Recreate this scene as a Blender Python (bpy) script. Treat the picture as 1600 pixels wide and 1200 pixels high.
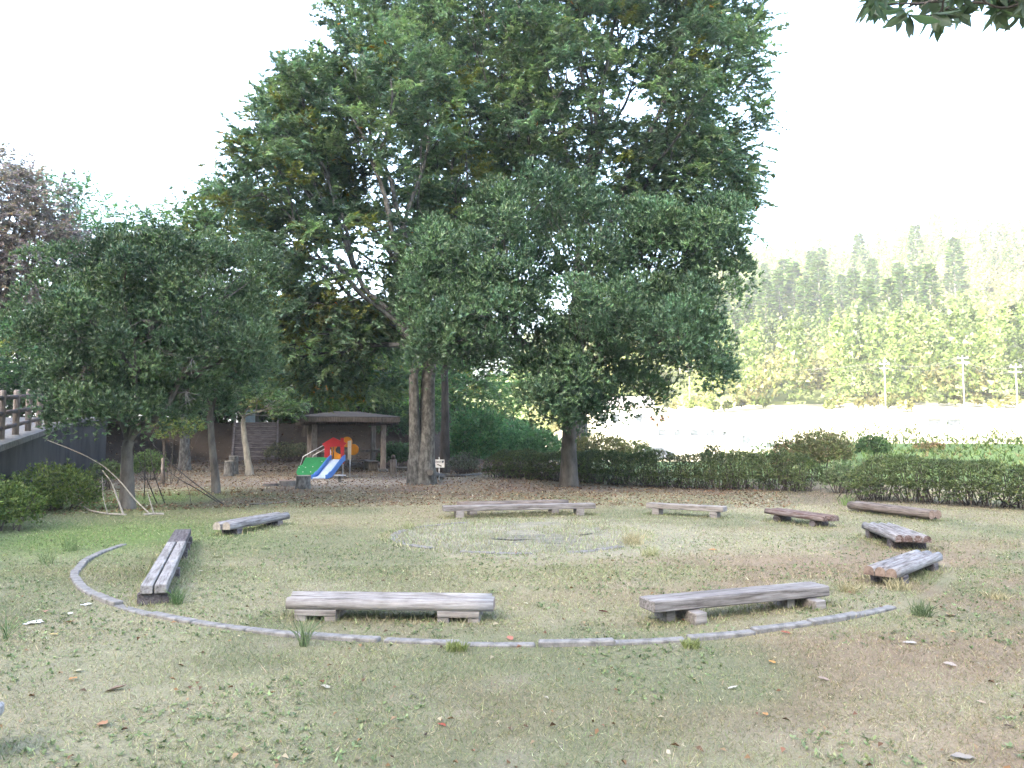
import bpy, bmesh, math, random
import numpy as np
from mathutils import Vector, Matrix

for _o in list(bpy.data.objects):
    bpy.data.objects.remove(_o, do_unlink=True)
SC = bpy.context.scene
COL = SC.collection
RAD = math.radians

# ------------------------------------------------------------------ camera
F, YH, CH = 1200.0, 680.0, 1.6            # focal length in photo pixels, horizon row, eye height
TH = math.atan((YH - 600.0) / F)
cd = bpy.data.cameras.new('camera')
cam = bpy.data.objects.new('camera', cd); COL.objects.link(cam)
cd.sensor_width = 36.0; cd.lens = 36.0 * F / 1600.0
cd.clip_start = 0.05; cd.clip_end = 6000
cam.location = (0, 0, CH); cam.rotation_euler = (RAD(90) + TH, 0, 0)
SC.camera = cam

# ------------------------------------------------------------------ sky, sun, exposure
SUN_EL = RAD(26)
AWAY = (0.60, 0.80)                       # horizontal direction in which the sunlight travels
world = bpy.data.worlds.new('World'); SC.world = world; world.use_nodes = True
wn = world.node_tree; bg = wn.nodes['Background']
sky = wn.nodes.new('ShaderNodeTexSky'); sky.sky_type = 'NISHITA'; sky.sun_disc = False
sky.sun_elevation = SUN_EL
sky.sun_rotation = math.atan2(-AWAY[0], -AWAY[1])
sky.altitude = 0; sky.air_density = 1.0; sky.dust_density = 5.0; sky.ozone_density = 1.0
wn.links.new(sky.outputs[0], bg.inputs[0]); bg.inputs[1].default_value = 0.15
sd = bpy.data.lights.new('sun', 'SUN'); sd.energy = 5.0; sd.angle = RAD(0.5); sd.color = (1.0, 0.93, 0.82)
sun = bpy.data.objects.new('sun', sd); COL.objects.link(sun)
_d = Vector((AWAY[0] * math.cos(SUN_EL), AWAY[1] * math.cos(SUN_EL), -math.sin(SUN_EL)))
sun.rotation_euler = _d.to_track_quat('-Z', 'Y').to_euler(); sun.location = (-30, -30, 60)
vs = SC.view_settings
SC.display_settings.display_device = 'sRGB'
vs.view_transform = 'Standard'; vs.look = 'None'; vs.gamma = 1.0; vs.use_curve_mapping = False
vs.exposure = 3.4
try:
    SC.cycles.max_bounces = 8; SC.cycles.filter_width = 1.5; SC.cycles.use_denoising = True; SC.cycles.diffuse_bounces = 5; SC.cycles.glossy_bounces = 2
    SC.cycles.transmission_bounces = 5; SC.cycles.transparent_max_bounces = 8
except Exception:
    pass

# ------------------------------------------------------------------ pixel -> place
def ray(px, py):
    u = (px - 800.0) / F; v = -(py - 600.0) / F
    return u, math.cos(TH) - math.sin(TH) * v, math.sin(TH) + math.cos(TH) * v
def U(px, py, z=0.0):                     # where the ray meets the level z
    a, b, c = ray(px, py); t = (z - CH) / c
    return np.array((a * t, b * t, z))
def at(px, py, Y):                        # where the ray reaches the distance Y
    a, b, c = ray(px, py); t = Y / b
    return np.array((a * t, Y, CH + c * t))

# ------------------------------------------------------------------ numpy helpers
def rs(seed): return np.random.RandomState(seed)
def nrm(a): return a / np.maximum(np.linalg.norm(a, axis=-1, keepdims=True), 1e-9)
def smooth(t):
    t = np.clip(t, 0, 1); return t * t * (3 - 2 * t)
def vnoise(x, y, seed=0):
    x = np.asarray(x, float); y = np.asarray(y, float)
    xi = np.floor(x).astype(np.int64); yi = np.floor(y).astype(np.int64)
    fx = smooth(x - xi); fy = smooth(y - yi)
    def h(a, b):
        n = (a * 374761393 + b * 668265263 + seed * 144665) & 0x7fffffff
        n = ((n ^ (n >> 13)) * 1274126177) & 0x7fffffff
        return ((n ^ (n >> 16)) & 0xffff) / 65535.0
    a = h(xi, yi); b = h(xi + 1, yi); c = h(xi, yi + 1); d = h(xi + 1, yi + 1)
    return (a * (1 - fx) + b * fx) * (1 - fy) + (c * (1 - fx) + d * fx) * fy
def fbm(x, y, seed=0, oct=4):
    s = 0; a = 0.5
    for i in range(oct):
        s = s + a * vnoise(x * 2 ** i + 17.3 * i, y * 2 ** i - 9.1 * i, seed + i); a *= 0.5
    return s / (1 - 0.5 ** oct)

# ------------------------------------------------------------------ materials
def mat_base(name):
    m = bpy.data.materials.new(name); m.use_nodes = True
    nt = m.node_tree; b = nt.nodes['Principled BSDF']
    return m, nt, b
def N(nt, t, **kw):
    n = nt.nodes.new(t)
    for k, v in kw.items(): setattr(n, k, v)
    return n
def noise_node(nt, scale, detail=4, rough=0.6, vec=None):
    n = N(nt, 'ShaderNodeTexNoise'); n.inputs['Scale'].default_value = scale
    n.inputs['Detail'].default_value = detail; n.inputs['Roughness'].default_value = rough
    if vec is not None: nt.links.new(vec, n.inputs['Vector'])
    return n
def ramp(nt, fac, stops):
    r = N(nt, 'ShaderNodeValToRGB'); e = r.color_ramp.elements
    while len(e) < len(stops): e.new(0.5)
    for i, (p, c) in enumerate(stops):
        e[i].position = p; e[i].color = (c[0], c[1], c[2], 1)
    nt.links.new(fac, r.inputs[0]); return r
def bump(nt, h, b, strength=0.4, dist=0.02):
    n = N(nt, 'ShaderNodeBump'); n.inputs['Strength'].default_value = strength
    n.inputs['Distance'].default_value = dist
    nt.links.new(h, n.inputs['Height']); nt.links.new(n.outputs[0], b.inputs['Normal'])
def mapping(nt, scale):
    tc = N(nt, 'ShaderNodeTexCoord'); mp = N(nt, 'ShaderNodeMapping')
    mp.inputs['Scale'].default_value = scale
    nt.links.new(tc.outputs['Object'], mp.inputs['Vector']); return mp.outputs[0]

def mat_leaf(name, rough=0.5, spec=0.35, transl=0.25):
    m, nt, b = mat_base(name)
    a = N(nt, 'ShaderNodeAttribute', attribute_name='tint')
    nt.links.new(a.outputs['Color'], b.inputs['Base Color'])
    b.inputs['Roughness'].default_value = rough
    b.inputs['Specular IOR Level'].default_value = spec
    t = N(nt, 'ShaderNodeBsdfTranslucent'); mx = N(nt, 'ShaderNodeMixShader')
    mx.inputs[0].default_value = transl
    g = N(nt, 'ShaderNodeMix', data_type='RGBA', blend_type='MULTIPLY')
    g.inputs['Factor'].default_value = 1.0
    nt.links.new(a.outputs['Color'], g.inputs['A']); g.inputs['B'].default_value = (1.1, 1.3, 0.8, 1)
    nt.links.new(g.outputs['Result'], t.inputs['Color'])
    out = nt.nodes['Material Output']
    nt.links.new(b.outputs[0], mx.inputs[1]); nt.links.new(t.outputs[0], mx.inputs[2])
    nt.links.new(mx.outputs[0], out.inputs['Surface'])
    return m
def mat_tint(name, scale=8.0, amount=0.35, rough=0.9, bstr=0.5, bd=0.02, fine=60.0):
    m, nt, b = mat_base(name)
    a = N(nt, 'ShaderNodeAttribute', attribute_name='tint')
    tc = N(nt, 'ShaderNodeTexCoord')
    n1 = noise_node(nt, scale, 6, 0.7, tc.outputs['Object']); n2 = noise_node(nt, fine, 4, 0.7, tc.outputs['Object'])
    mx = N(nt, 'ShaderNodeMath', operation='ADD'); nt.links.new(n1.outputs[0], mx.inputs[0]); nt.links.new(n2.outputs[0], mx.inputs[1])
    r = ramp(nt, mx.outputs[0], [(0.0, (0, 0, 0)), (1, (1, 1, 1))])
    mr = N(nt, 'ShaderNodeMapRange'); nt.links.new(mx.outputs[0], mr.inputs[0])
    mr.inputs[1].default_value = 0.6; mr.inputs[2].default_value = 1.4
    mr.inputs[3].default_value = 1 - amount; mr.inputs[4].default_value = 1 + amount
    g = N(nt, 'ShaderNodeVectorMath', operation='SCALE')
    nt.links.new(a.outputs['Color'], g.inputs[0]); nt.links.new(mr.outputs[0], g.inputs['Scale'])
    nt.links.new(g.outputs[0], b.inputs['Base Color'])
    b.inputs['Roughness'].default_value = rough; b.inputs['Specular IOR Level'].default_value = 0.15
    bump(nt, mx.outputs[0], b, bstr, bd)
    return m
def mat_wood(name, dark, mid, light, rough=0.85, along=3.2, across=38.0, axis=0):
    m, nt, b = mat_base(name)
    sc = [across] * 3; sc[axis] = along
    v = mapping(nt, sc)
    n1 = noise_node(nt, 1.0, 8, 0.65, v)
    v2 = mapping(nt, (2.2, 2.2, 2.2)); n2 = noise_node(nt, 1.5, 4, 0.6, v2)
    r = ramp(nt, n1.outputs[0], [(0.36, dark), (0.47, mid), (0.68, light)])
    mx = N(nt, 'ShaderNodeMix', data_type='RGBA', blend_type='MULTIPLY'); mx.inputs['Factor'].default_value = 0.6
    r2 = ramp(nt, n2.outputs[0], [(0.3, (0.55, 0.52, 0.5)), (0.65, (1.1, 1.1, 1.1))])
    nt.links.new(r.outputs[0], mx.inputs['A']); nt.links.new(r2.outputs[0], mx.inputs['B'])
    nt.links.new(mx.outputs['Result'], b.inputs['Base Color'])
    b.inputs['Roughness'].default_value = rough; b.inputs['Specular IOR Level'].default_value = 0.25
    bump(nt, n1.outputs[0], b, 0.6, 0.012)
    return m
def mat_noise(name, c0, c1, scale=6, rough=0.85, bstr=0.3, bd=0.02, stretch=(1, 1, 1), lo=0.35, hi=0.65, spec=0.3, metal=0):
    m, nt, b = mat_base(name)
    v = mapping(nt, stretch); n = noise_node(nt, scale, 8, 0.65, v)
    r = ramp(nt, n.outputs[0], [(lo, c0), (hi, c1)])
    nt.links.new(r.outputs[0], b.inputs['Base Color'])
    b.inputs['Roughness'].default_value = rough; b.inputs['Specular IOR Level'].default_value = spec
    b.inputs['Metallic'].default_value = metal
    bump(nt, n.outputs[0], b, bstr, bd)
    return m

M = {}
M['leaf'] = mat_leaf('leaf_thin', 0.5, 0.4, 0.42)
M['gloss'] = mat_leaf('leaf_leathery', 0.42, 0.4, 0.2)
M['grass'] = mat_leaf('grass_blade', 0.7, 0.2, 0.2)
M['dryleaf'] = mat_leaf('dry_leaf', 0.8, 0.2, 0.15)
M['ground'] = mat_tint('ground_soil', 3.0, 0.30, 0.95, 0.7, 0.03, 45.0)
M['hill'] = mat_tint('hill_floor', 0.2, 0.35, 0.95, 0.5, 0.3, 1.0)
M['bark'] = mat_noise('bark_grey', (0.055, 0.05, 0.046), (0.15, 0.14, 0.125), 5, 0.9, 0.6, 0.03, (1, 1, 0.35))
M['bark_dark'] = mat_noise('bark_dark', (0.035, 0.03, 0.027), (0.10, 0.09, 0.08), 6, 0.9, 0.6, 0.03, (1, 1, 0.3))
M['bark_mottled'] = mat_noise('bark_mottled', (0.05, 0.049, 0.046), (0.15, 0.148, 0.138), 9, 0.9, 0.5, 0.02, (1, 1, 0.5), 0.42, 0.62)
M['bark_pale'] = mat_noise('bark_pale', (0.16, 0.15, 0.125), (0.30, 0.28, 0.24), 9, 0.85, 0.4, 0.01, (1, 1, 0.4))
M['twig'] = mat_noise('twig_brown', (0.05, 0.042, 0.036), (0.13, 0.11, 0.09), 12, 0.9, 0.2, 0.01)
M['concrete'] = mat_noise('concrete_kerb', (0.10, 0.098, 0.094), (0.22, 0.215, 0.21), 14, 0.9, 0.5, 0.006)
M['wall'] = mat_noise('concrete_stained', (0.025, 0.025, 0.03), (0.075, 0.075, 0.078), 1.3, 0.9, 0.2, 0.01, (1.2, 1.2, 0.5), 0.3, 0.75)
M['coping'] = mat_noise('concrete_coping', (0.10, 0.10, 0.10), (0.19, 0.19, 0.187), 8, 0.9, 0.4, 0.006)
M['asphalt'] = mat_noise('asphalt', (0.10, 0.10, 0.105), (0.17, 0.17, 0.175), 30, 0.9, 0.4, 0.004)
M['wood_grey'] = mat_wood('wood_grey', (0.085, 0.077, 0.072), (0.17, 0.158, 0.152), (0.27, 0.26, 0.258))
M['wood_pale'] = mat_wood('wood_pale', (0.10, 0.094, 0.09), (0.215, 0.207, 0.203), (0.31, 0.305, 0.305))
M['wood_brown'] = mat_wood('wood_brown', (0.055, 0.046, 0.041), (0.125, 0.106, 0.095), (0.22, 0.195, 0.182))
M['wood_red'] = mat_wood('wood_red', (0.045, 0.03, 0.027), (0.10, 0.066, 0.058), (0.24, 0.22, 0.22))
M['wood_dark'] = mat_wood('wood_dark', (0.035, 0.03, 0.033), (0.085, 0.075, 0.08), (0.15, 0.14, 0.145))
M['wood_moss'] = mat_wood('wood_moss', (0.08, 0.072, 0.072), (0.18, 0.172, 0.172), (0.32, 0.32, 0.335))
M['wood_side'] = mat_wood('wood_side', (0.10, 0.093, 0.088), (0.20, 0.186, 0.176), (0.30, 0.285, 0.275))
M['endgrain'] = mat_noise('end_grain', (0.12, 0.085, 0.07), (0.26, 0.20, 0.165), 22, 0.9, 0.5, 0.006)
M['endgrain_pale'] = mat_noise('end_grain_pale', (0.22, 0.195, 0.165), (0.36, 0.33, 0.29), 22, 0.9, 0.4, 0.006)
M['post_wood'] = mat_wood('post_wood', (0.10, 0.085, 0.075), (0.22, 0.19, 0.17), (0.33, 0.30, 0.275), axis=2)
M['post_dark'] = mat_wood('post_dark', (0.04, 0.034, 0.03), (0.09, 0.078, 0.07), (0.15, 0.135, 0.125), axis=2)
M['rail'] = mat_wood('rail_wood', (0.055, 0.045, 0.042), (0.12, 0.10, 0.095), (0.2, 0.175, 0.165))
M['roof'] = mat_noise('roof_board', (0.025, 0.022, 0.02), (0.065, 0.055, 0.05), 7, 0.9, 0.4, 0.02)
M['soil'] = mat_noise('bare_soil', (0.12, 0.12, 0.085), (0.24, 0.225, 0.18), 1.6, 0.95, 0.5, 0.02)
M['char'] = mat_noise('charcoal', (0.02, 0.02, 0.02), (0.08, 0.075, 0.07), 20, 0.95, 0.4, 0.01)
def paint(name, c, rough=0.4):
    return mat_noise(name, tuple(x * 0.82 for x in c), tuple(min(1, x * 1.05) for x in c), 5, rough, 0.05, 0.003, spec=0.4)
M['red'] = paint('paint_red', (0.44, 0.028, 0.035)); M['orange'] = paint('paint_orange', (0.62, 0.25, 0.015))
M['green'] = paint('paint_green', (0.03, 0.25, 0.10)); M['blue'] = paint('paint_blue', (0.05, 0.16, 0.46))
M['paleblue'] = paint('paint_pale_blue', (0.42, 0.53, 0.72)); M['cream'] = paint('paint_cream', (0.66, 0.62, 0.52))
M['white'] = paint('paint_white', (0.80, 0.80, 0.80)); M['ink'] = paint('ink_dark', (0.03, 0.03, 0.07))
M['steel'] = mat_noise('steel', (0.48, 0.48, 0.5), (0.66, 0.66, 0.68), 9, 0.35, 0.05, 0.002, metal=0.6)
M['plaster'] = mat_noise('plaster', (0.66, 0.65, 0.62), (0.80, 0.79, 0.76), 2, 0.9, 0.1, 0.01)
M['tile'] = mat_noise('roof_tile', (0.20, 0.19, 0.19), (0.34, 0.33, 0.33), 4, 0.7, 0.3, 0.03)
M['rust'] = mat_noise('roof_rust', (0.20, 0.10, 0.075), (0.32, 0.18, 0.13), 4, 0.8, 0.2, 0.02)
M['glass'] = mat_noise('glass_dark', (0.03, 0.035, 0.04), (0.07, 0.08, 0.09), 3, 0.15, 0, 0.01, spec=0.6)
M['bluenet'] = mat_noise('blue_sheet', (0.40, 0.47, 0.55), (0.52, 0.58, 0.64), 3, 0.7, 0.1, 0.01)
M['tyre'] = mat_noise('tyre', (0.02, 0.02, 0.02), (0.04, 0.04, 0.04), 9, 0.9, 0.1, 0.004)
M['carpaint'] = paint('car_paint', (0.10, 0.11, 0.13), 0.3)
M['wire'] = mat_noise('wire', (0.05, 0.05, 0.05), (0.09, 0.09, 0.09), 5, 0.6, 0, 0.01)

# ------------------------------------------------------------------ object helpers
def link(o, parent=None, mat=None):
    COL.objects.link(o)
    if parent is not None: o.parent = parent
    if mat is not None: o.data.materials.append(mat)
    return o
def tag(o, label, cat, group=None):
    o['label'] = label; o['category'] = cat
    if group: o['group'] = group
    return o
def thing(name, label, cat, loc=(0, 0, 0), rz=0.0, group=None):
    o = bpy.data.objects.new(name, None); COL.objects.link(o)
    o.empty_display_size = 0.2
    o.location = tuple(float(v) for v in loc); o.rotation_euler = (0, 0, rz)
    return tag(o, label, cat, group)
def mesh_np(name, V, Fc, mat, parent=None, tint=None, org=None, sm=False):
    V = np.asarray(V, np.float32).reshape(-1, 3)
    if org is not None: V = V - np.asarray(org, np.float32)
    Fc = np.asarray(Fc, np.int32); k = Fc.shape[1]; nf = len(Fc)
    me = bpy.data.meshes.new(name)
    me.vertices.add(len(V)); me.vertices.foreach_set('co', V.ravel())
    me.loops.add(nf * k); me.loops.foreach_set('vertex_index', Fc.ravel())
    me.polygons.add(nf); me.polygons.foreach_set('loop_start', np.arange(nf, dtype=np.int32) * k)
    if sm: me.polygons.foreach_set('use_smooth', np.ones(nf, bool))
    me.update(calc_edges=True)
    if tint is not None:
        a = me.attributes.new('tint', 'FLOAT_COLOR', 'POINT')
        c = np.ones((len(V), 4), np.float32); c[:, :3] = tint
        a.data.foreach_set('color', c.ravel())
    me.validate()
    return link(bpy.data.objects.new(name, me), parent, mat)

class MB:                                  # small mesh builder
    def __init__(s): s.v = []; s.f = []
    def add(s, vs_, fs):
        n = len(s.v); s.v += [tuple(map(float, p)) for p in vs_]; s.f += [tuple(i + n for i in f) for f in fs]; return s
    def box(s, c, size, rz=0.0, R=None):
        hx, hy, hz = [q / 2 for q in size]
        P = [Vector((x * hx, y * hy, z * hz)) for z in (-1, 1) for y in (-1, 1) for x in (-1, 1)]
        Rm = R if R is not None else Matrix.Rotation(rz, 3, 'Z')
        return s.add([Rm @ p + Vector(c) for p in P],
                     [(0, 2, 3, 1), (4, 5, 7, 6), (0, 1, 5, 4), (2, 6, 7, 3), (0, 4, 6, 2), (1, 3, 7, 5)])
    def tube(s, pts, rad, n=8, cap=True):
        pts = [Vector(p) for p in pts]; rad = list(rad) if hasattr(rad, '__len__') else [rad] * len(pts)
        base = len(s.v); prev = None
        for i, p in enumerate(pts):
            t = (pts[min(i + 1, len(pts) - 1)] - pts[max(i - 1, 0)]).normalized()
            if prev is None:
                a = t.cross(Vector((0, 0, 1)) if abs(t.z) < 0.9 else Vector((1, 0, 0))).normalized()
            else: a = (prev - t * prev.dot(t)).normalized()
            prev = a; b = t.cross(a)
            for k in range(n):
                w = 2 * math.pi * k / n
                s.v.append(tuple(p + (a * math.cos(w) + b * math.sin(w)) * rad[i]))
        for i in range(len(pts) - 1):
            for k in range(n):
                q = base + i * n
                s.f.append((q + k, q + (k + 1) % n, q + n + (k + 1) % n, q + n + k))
        if cap:
            s.f.append(tuple(base + k for k in reversed(range(n))))
            s.f.append(tuple(base + (len(pts) - 1) * n + k for k in range(n)))
        return s
    def prism(s, outline, axis_u, axis_v, origin, depth):   # outline in (u,v), extruded along u x v by depth
        u = Vector(axis_u); v = Vector(axis_v); w = u.cross(v).normalized() * depth; o = Vector(origin); n = len(outline)
        P = [o + u * a + v * b for a, b in outline] + [o + u * a + v * b + w for a, b in outline]
        return s.add(P, [tuple(reversed(range(n))), tuple(range(n, 2 * n))] + [(i, (i + 1) % n, n + (i + 1) % n, n + i) for i in range(n)])
    def mesh(s, name, bevel=0.0, seg=1, smooth_=False):
        me = bpy.data.meshes.new(name); me.from_pydata(s.v, [], s.f); me.update()
        if bevel > 0 or True:
            bm = bmesh.new(); bm.from_mesh(me)
            bmesh.ops.recalc_face_normals(bm, faces=bm.faces)
            if bevel > 0:
                ed = [e for e in bm.edges if len(e.link_faces) == 2 and e.calc_face_angle(0) > 0.6]
                bmesh.ops.bevel(bm, geom=ed, offset=bevel, segments=seg, affect='EDGES', clamp_overlap=True)
            bm.to_mesh(me); bm.free()
        if smooth_:
            for p in me.polygons: p.use_smooth = len(p.vertices) <= 4
        return me
    def build(s, name, mat, parent=None, bevel=0.0, seg=1, smooth_=False):
        return link(bpy.data.objects.new(name, s.mesh(name, bevel, seg, smooth_)), parent, M[mat])

# leaves: each a folded four-cornered blade
def tri_arrays(P, A, Nn, L, W):
    n = len(P); A = nrm(A); S = nrm(np.cross(A, Nn)); L = np.asarray(L, float).reshape(-1, 1); W = np.asarray(W, float).reshape(-1, 1)
    V = np.stack([P - S * W * .5, P + S * W * .5, P + A * L], 1)
    return V.reshape(-1, 3), np.arange(n * 3).reshape(-1, 3)
def leaf_arrays(P, A, Nn, L, W, fold=0.15):
    n = len(P); A = nrm(A); S = nrm(np.cross(A, Nn)); Nn = np.cross(S, A)
    L = np.broadcast_to(np.asarray(L, float).reshape(-1, 1), (n, 1)); W = np.broadcast_to(np.asarray(W, float).reshape(-1, 1), (n, 1))
    mid = P + A * L * 0.45 + Nn * W * fold
    V = np.empty((n, 4, 3)); V[:, 0] = P; V[:, 1] = mid + S * W * 0.5; V[:, 2] = P + A * L; V[:, 3] = mid - S * W * 0.5
    return V.reshape(-1, 3), np.arange(n * 4).reshape(-1, 4)
def leaf_obj(name, V, Fc, tint, mat, parent=None, org=None):
    return mesh_np(name, V, Fc, M[mat], parent, np.repeat(tint, np.shape(Fc)[1], axis=0), org)
def cat_leaves(parts, k=4):
    Vs, Ts = [p[0] for p in parts], [p[1] for p in parts]
    V = np.concatenate(Vs); return V, np.arange(len(V)).reshape(-1, k), np.concatenate(Ts)

def whorls(P, A, nl, L, W, spread, tint, r, tj=0.18, quad=False):        # rosettes of leaves at shoot tips
    n = len(P); A = nrm(A)
    ref = np.where(np.abs(A[:, 2:3]) < 0.9, [[0, 0, 1.0]], [[1.0, 0, 0]])
    X = nrm(np.cross(A, ref)); Y = np.cross(A, X)
    ang = (np.arange(nl)[None] * 2.399 + r.rand(n, 1) * 6.28 + r.randn(n, nl) * 0.25)[..., None]
    rad = np.cos(ang) * X[:, None] + np.sin(ang) * Y[:, None]
    sp = (spread * (0.45 + 0.75 * r.rand(n, nl)))[..., None]
    ax = nrm(A[:, None] * np.cos(sp) + rad * np.sin(sp))
    nn = nrm(A[:, None] + r.randn(n, nl, 3) * 0.15)
    base = np.repeat(P[:, None], nl, 1) - A[:, None] * (L * 0.25 * r.rand(n, nl)[..., None])
    l = (L * (0.5 + 0.9 * r.rand(n, nl))).reshape(-1)
    V, _ = (leaf_arrays if quad else tri_arrays)(base.reshape(-1, 3), ax.reshape(-1, 3), nn.reshape(-1, 3), l, l * W / L)
    t = np.repeat(tint[:, None], nl, 1).reshape(-1, 3) * (1 + tj * r.randn(n * nl, 1)) * (1 + 0.06 * r.randn(n * nl, 3))
    return V, np.clip(t, 0.004, 0.9)

def sprays(C, O, ntw, nl, tl, L, W, tint, r, flat=0.45, droop=0.1, tj=0.16):   # leafy twigs fanning from each clump
    n = len(C)
    D = nrm(O[:, None] * 0.9 + r.randn(n, ntw, 3) * np.array([1, 1, flat]) * 0.85)
    ln = tl * (0.55 + 0.75 * r.rand(n, ntw, 1))
    B = C[:, None] + r.randn(n, ntw, 3) * np.array([1, 1, flat]) * tl * 0.38
    t = (np.arange(nl) + r.rand(n, ntw, nl)) / nl
    pos = B[:, :, None] + D[:, :, None] * (ln[..., None] * t[..., None])
    pos[..., 2] -= droop * ln * t ** 2 * 1.2
    up = np.array([0, 0, 1.0])
    S = nrm(np.cross(D, up + 0.3 * r.randn(n, ntw, 3)))
    sg = np.where(np.arange(nl) % 2 == 0, 1.0, -1.0)[None, None, :, None]
    ax = nrm(D[:, :, None] * 0.55 + S[:, :, None] * sg * 0.9 + r.randn(n, ntw, nl, 3) * 0.3 - up * 0.12)
    nn = nrm(up + r.randn(n, ntw, nl, 3) * 0.55)
    K = n * ntw * nl
    l = L * (0.45 + 1.0 * r.rand(K))
    V, _ = tri_arrays(pos.reshape(-1, 3), ax.reshape(-1, 3), nn.reshape(-1, 3), l, l * W / L)
    tt = np.repeat(np.repeat(tint[:, None], ntw, 1) * (1 + 0.10 * r.randn(n, ntw, 1)), nl, 1).reshape(-1, 3)
    tt = tt * (1 + tj * r.randn(K, 1)) * (1 + 0.06 * r.randn(K, 3))
    return V, np.clip(tt, 0.004, 0.9)

# branching skeleton: split the clumps again and again, each split a limb
def split2(X, r, k=2):
    c = X[r.choice(len(X), k, replace=False)]
    for _ in range(6):
        d = ((X[:, None] - c[None]) ** 2).sum(-1); g = d.argmin(1)
        for j in range(k):
            if (g == j).any(): c[j] = X[g == j].mean(0)
    if len(set(g.tolist())) < 2: g = np.arange(len(X)) % 2
    return g
def bez(a, b, c, n):
    t = np.linspace(0, 1, n)[:, None]
    return (1 - t) ** 2 * a + 2 * t * (1 - t) * b + t * t * c
def grow(pts, start, pd, out, r, rt, k=2, pw=0.45, wob=0.06, frac=(0.28, 0.46), bend=0.45):
    n = len(pts)
    if n == 1:
        v = pts[0] - start; L = np.linalg.norm(v)
        out.append((bez(start, start + pd * L * bend, pts[0], 4), rt * 1.3, rt * 0.5)); return
    g = split2(nrm(pts - start) * 2.0 + (pts - start) * 0.12, r, min(k, n))
    for j in set(g.tolist()):
        q = pts[g == j]; m = len(q); c = q.mean(0); v = c - start; L = np.linalg.norm(v)
        f = frac[0] + (frac[1] - frac[0]) * r.rand()
        if m == 1: grow(q, start, nrm(pd + 0.3 * r.randn(3)), out, r, rt, 2, pw, wob, frac, bend); continue
        e = start + v * f + r.randn(3) * L * wob
        ctl = start + nrm(pd + v / L * 0.6) * L * f * bend
        r0 = rt * m ** pw
        out.append((bez(start, ctl, e, 6), r0, r0 * 0.82))
        grow(q, e, nrm(e - ctl), out, r, rt, 2 if r.rand() < 0.75 else 3, pw, wob, frac, bend)
def tubes(lines, nmin=3):
    mb = MB()
    for P, r0, r1 in lines:
        n = 10 if r0 > 0.08 else (5 if r0 > 0.025 else nmin)
        mb.tube([tuple(p) for p in P], np.linspace(r0, r1, len(P)), n, cap=False)
    return mb
def crown_pts(ells, n, seed, shell=0.55, zmin=-9):
    r = rs(seed); w = np.array([e[6] for e in ells], float); w /= w.sum(); out = []
    while len(out) < n:
        e = ells[r.choice(len(ells), p=w)]
        d = nrm(r.randn(3)); q = shell + (1 - shell) * r.rand() ** 0.6
        p = np.array(e[:3]) + d * np.array(e[3:6]) * q
        if d[2] < -0.55 and r.rand() < 0.6: continue
        if p[2] < zmin: continue
        if out and min(((o - p) ** 2).sum() for o in out[-400:]) < (0.32 * e[5] / 5) ** 2 * 3: 
            if r.rand() < 0.85: continue
        out.append(p)
    return np.array(out)
def trunk_line(base, top, r0, lean, seed, n=9, flare=0.55):
    r = rs(seed); t = np.linspace(0, 1, n)
    P = base[None] * (1 - t[:, None]) + top[None] * t[:, None]
    P[1:-1, :2] += np.cumsum(r.randn(n - 2, 2), 0) * lean
    rad = r0 * (1 - 0.3 * t + flare * np.exp(-t * 7.0))
    P[0, 2] -= 0.15
    return P, rad

# ------------------------------------------------------------------ lie of the land
RP = np.array([(-9, -20), (-7.5, 6), (-8.0, 10), (-10.3, 15.5), (-15.3, 27), (-17.2, 34), (-16.2, 39), (-13, 40.3), (-7, 41.5), (-3, 44), (-1, 52), (-1, 90)], float)
def road_z(y): return np.clip(1.33 + 0.066 * (np.asarray(y, float) - 15.5), 0.7, 2.25)
def side(x, y, P):                          # signed distance to a polyline, positive on its left
    x = np.asarray(x, float); y = np.asarray(y, float); best = np.full(x.shape, 1e9); sg = np.ones(x.shape)
    for a, b in zip(P[:-1], P[1:]):
        d = b - a; L2 = (d ** 2).sum(); t = np.clip(((x - a[0]) * d[0] + (y - a[1]) * d[1]) / L2, 0, 1)
        qx = x - a[0] - t * d[0]; qy = y - a[1] - t * d[1]; dd = np.hypot(qx, qy)
        s = np.where(d[0] * (y - a[1]) - d[1] * (x - a[0]) > 0, 1.0, -1.0)
        m = dd < best - 1e-6; best = np.where(m, dd, best); sg = np.where(m, s, sg)
    return best * sg
def hz(x, y):
    x = np.asarray(x, float); y = np.asarray(y, float)
    D = np.hypot(x, y); az = np.arctan2(x, np.maximum(y, 1e-6)); az = np.where(y <= 0, np.where(x > 0, 1.6, -1.6), az)
    bank = smooth((y - 27) / 6)
    s = side(x, y, RP)
    raise_ = road_z(y) * smooth((s - 0.32 * (1 - bank)) / (0.22 + 3.3 * bank))
    mound = 1.15 * smooth((az - 0.25) / 0.15)
    Dk = np.array([0, 33, 44, 48, 60, 75, 92, 120, 180, 240, 4000.0])
    z0 = np.interp(D, Dk, [0, 0, 0, 0, -4, -4, -0.2, 1.8, 8.5, 12, 12])
    z1 = np.interp(D, Dk, [0, 0.1, 1, 1, -4, -4, -0.2, 1.8, 8.5, 12, 12])
    zr = z0 * (1 - mound / 1.15) + np.where(D < 60, np.maximum(z1, z0) * mound, z0 * (mound / 1.15))
    w = smooth((az - 0.02) / 0.10)
    rise = 0.33 * smooth((y - 33) / 7) * smooth((-4 - x) / 5)
    return np.where(s > 0, raise_ + rise * (1 - smooth(s / 3)), rise) * (1 - w) + zr * w
def hgt(x, y): return float(hz(np.array([x]), np.array([y]))[0]) + float(rough(np.array([x]), np.array([y]))[0])
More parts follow.
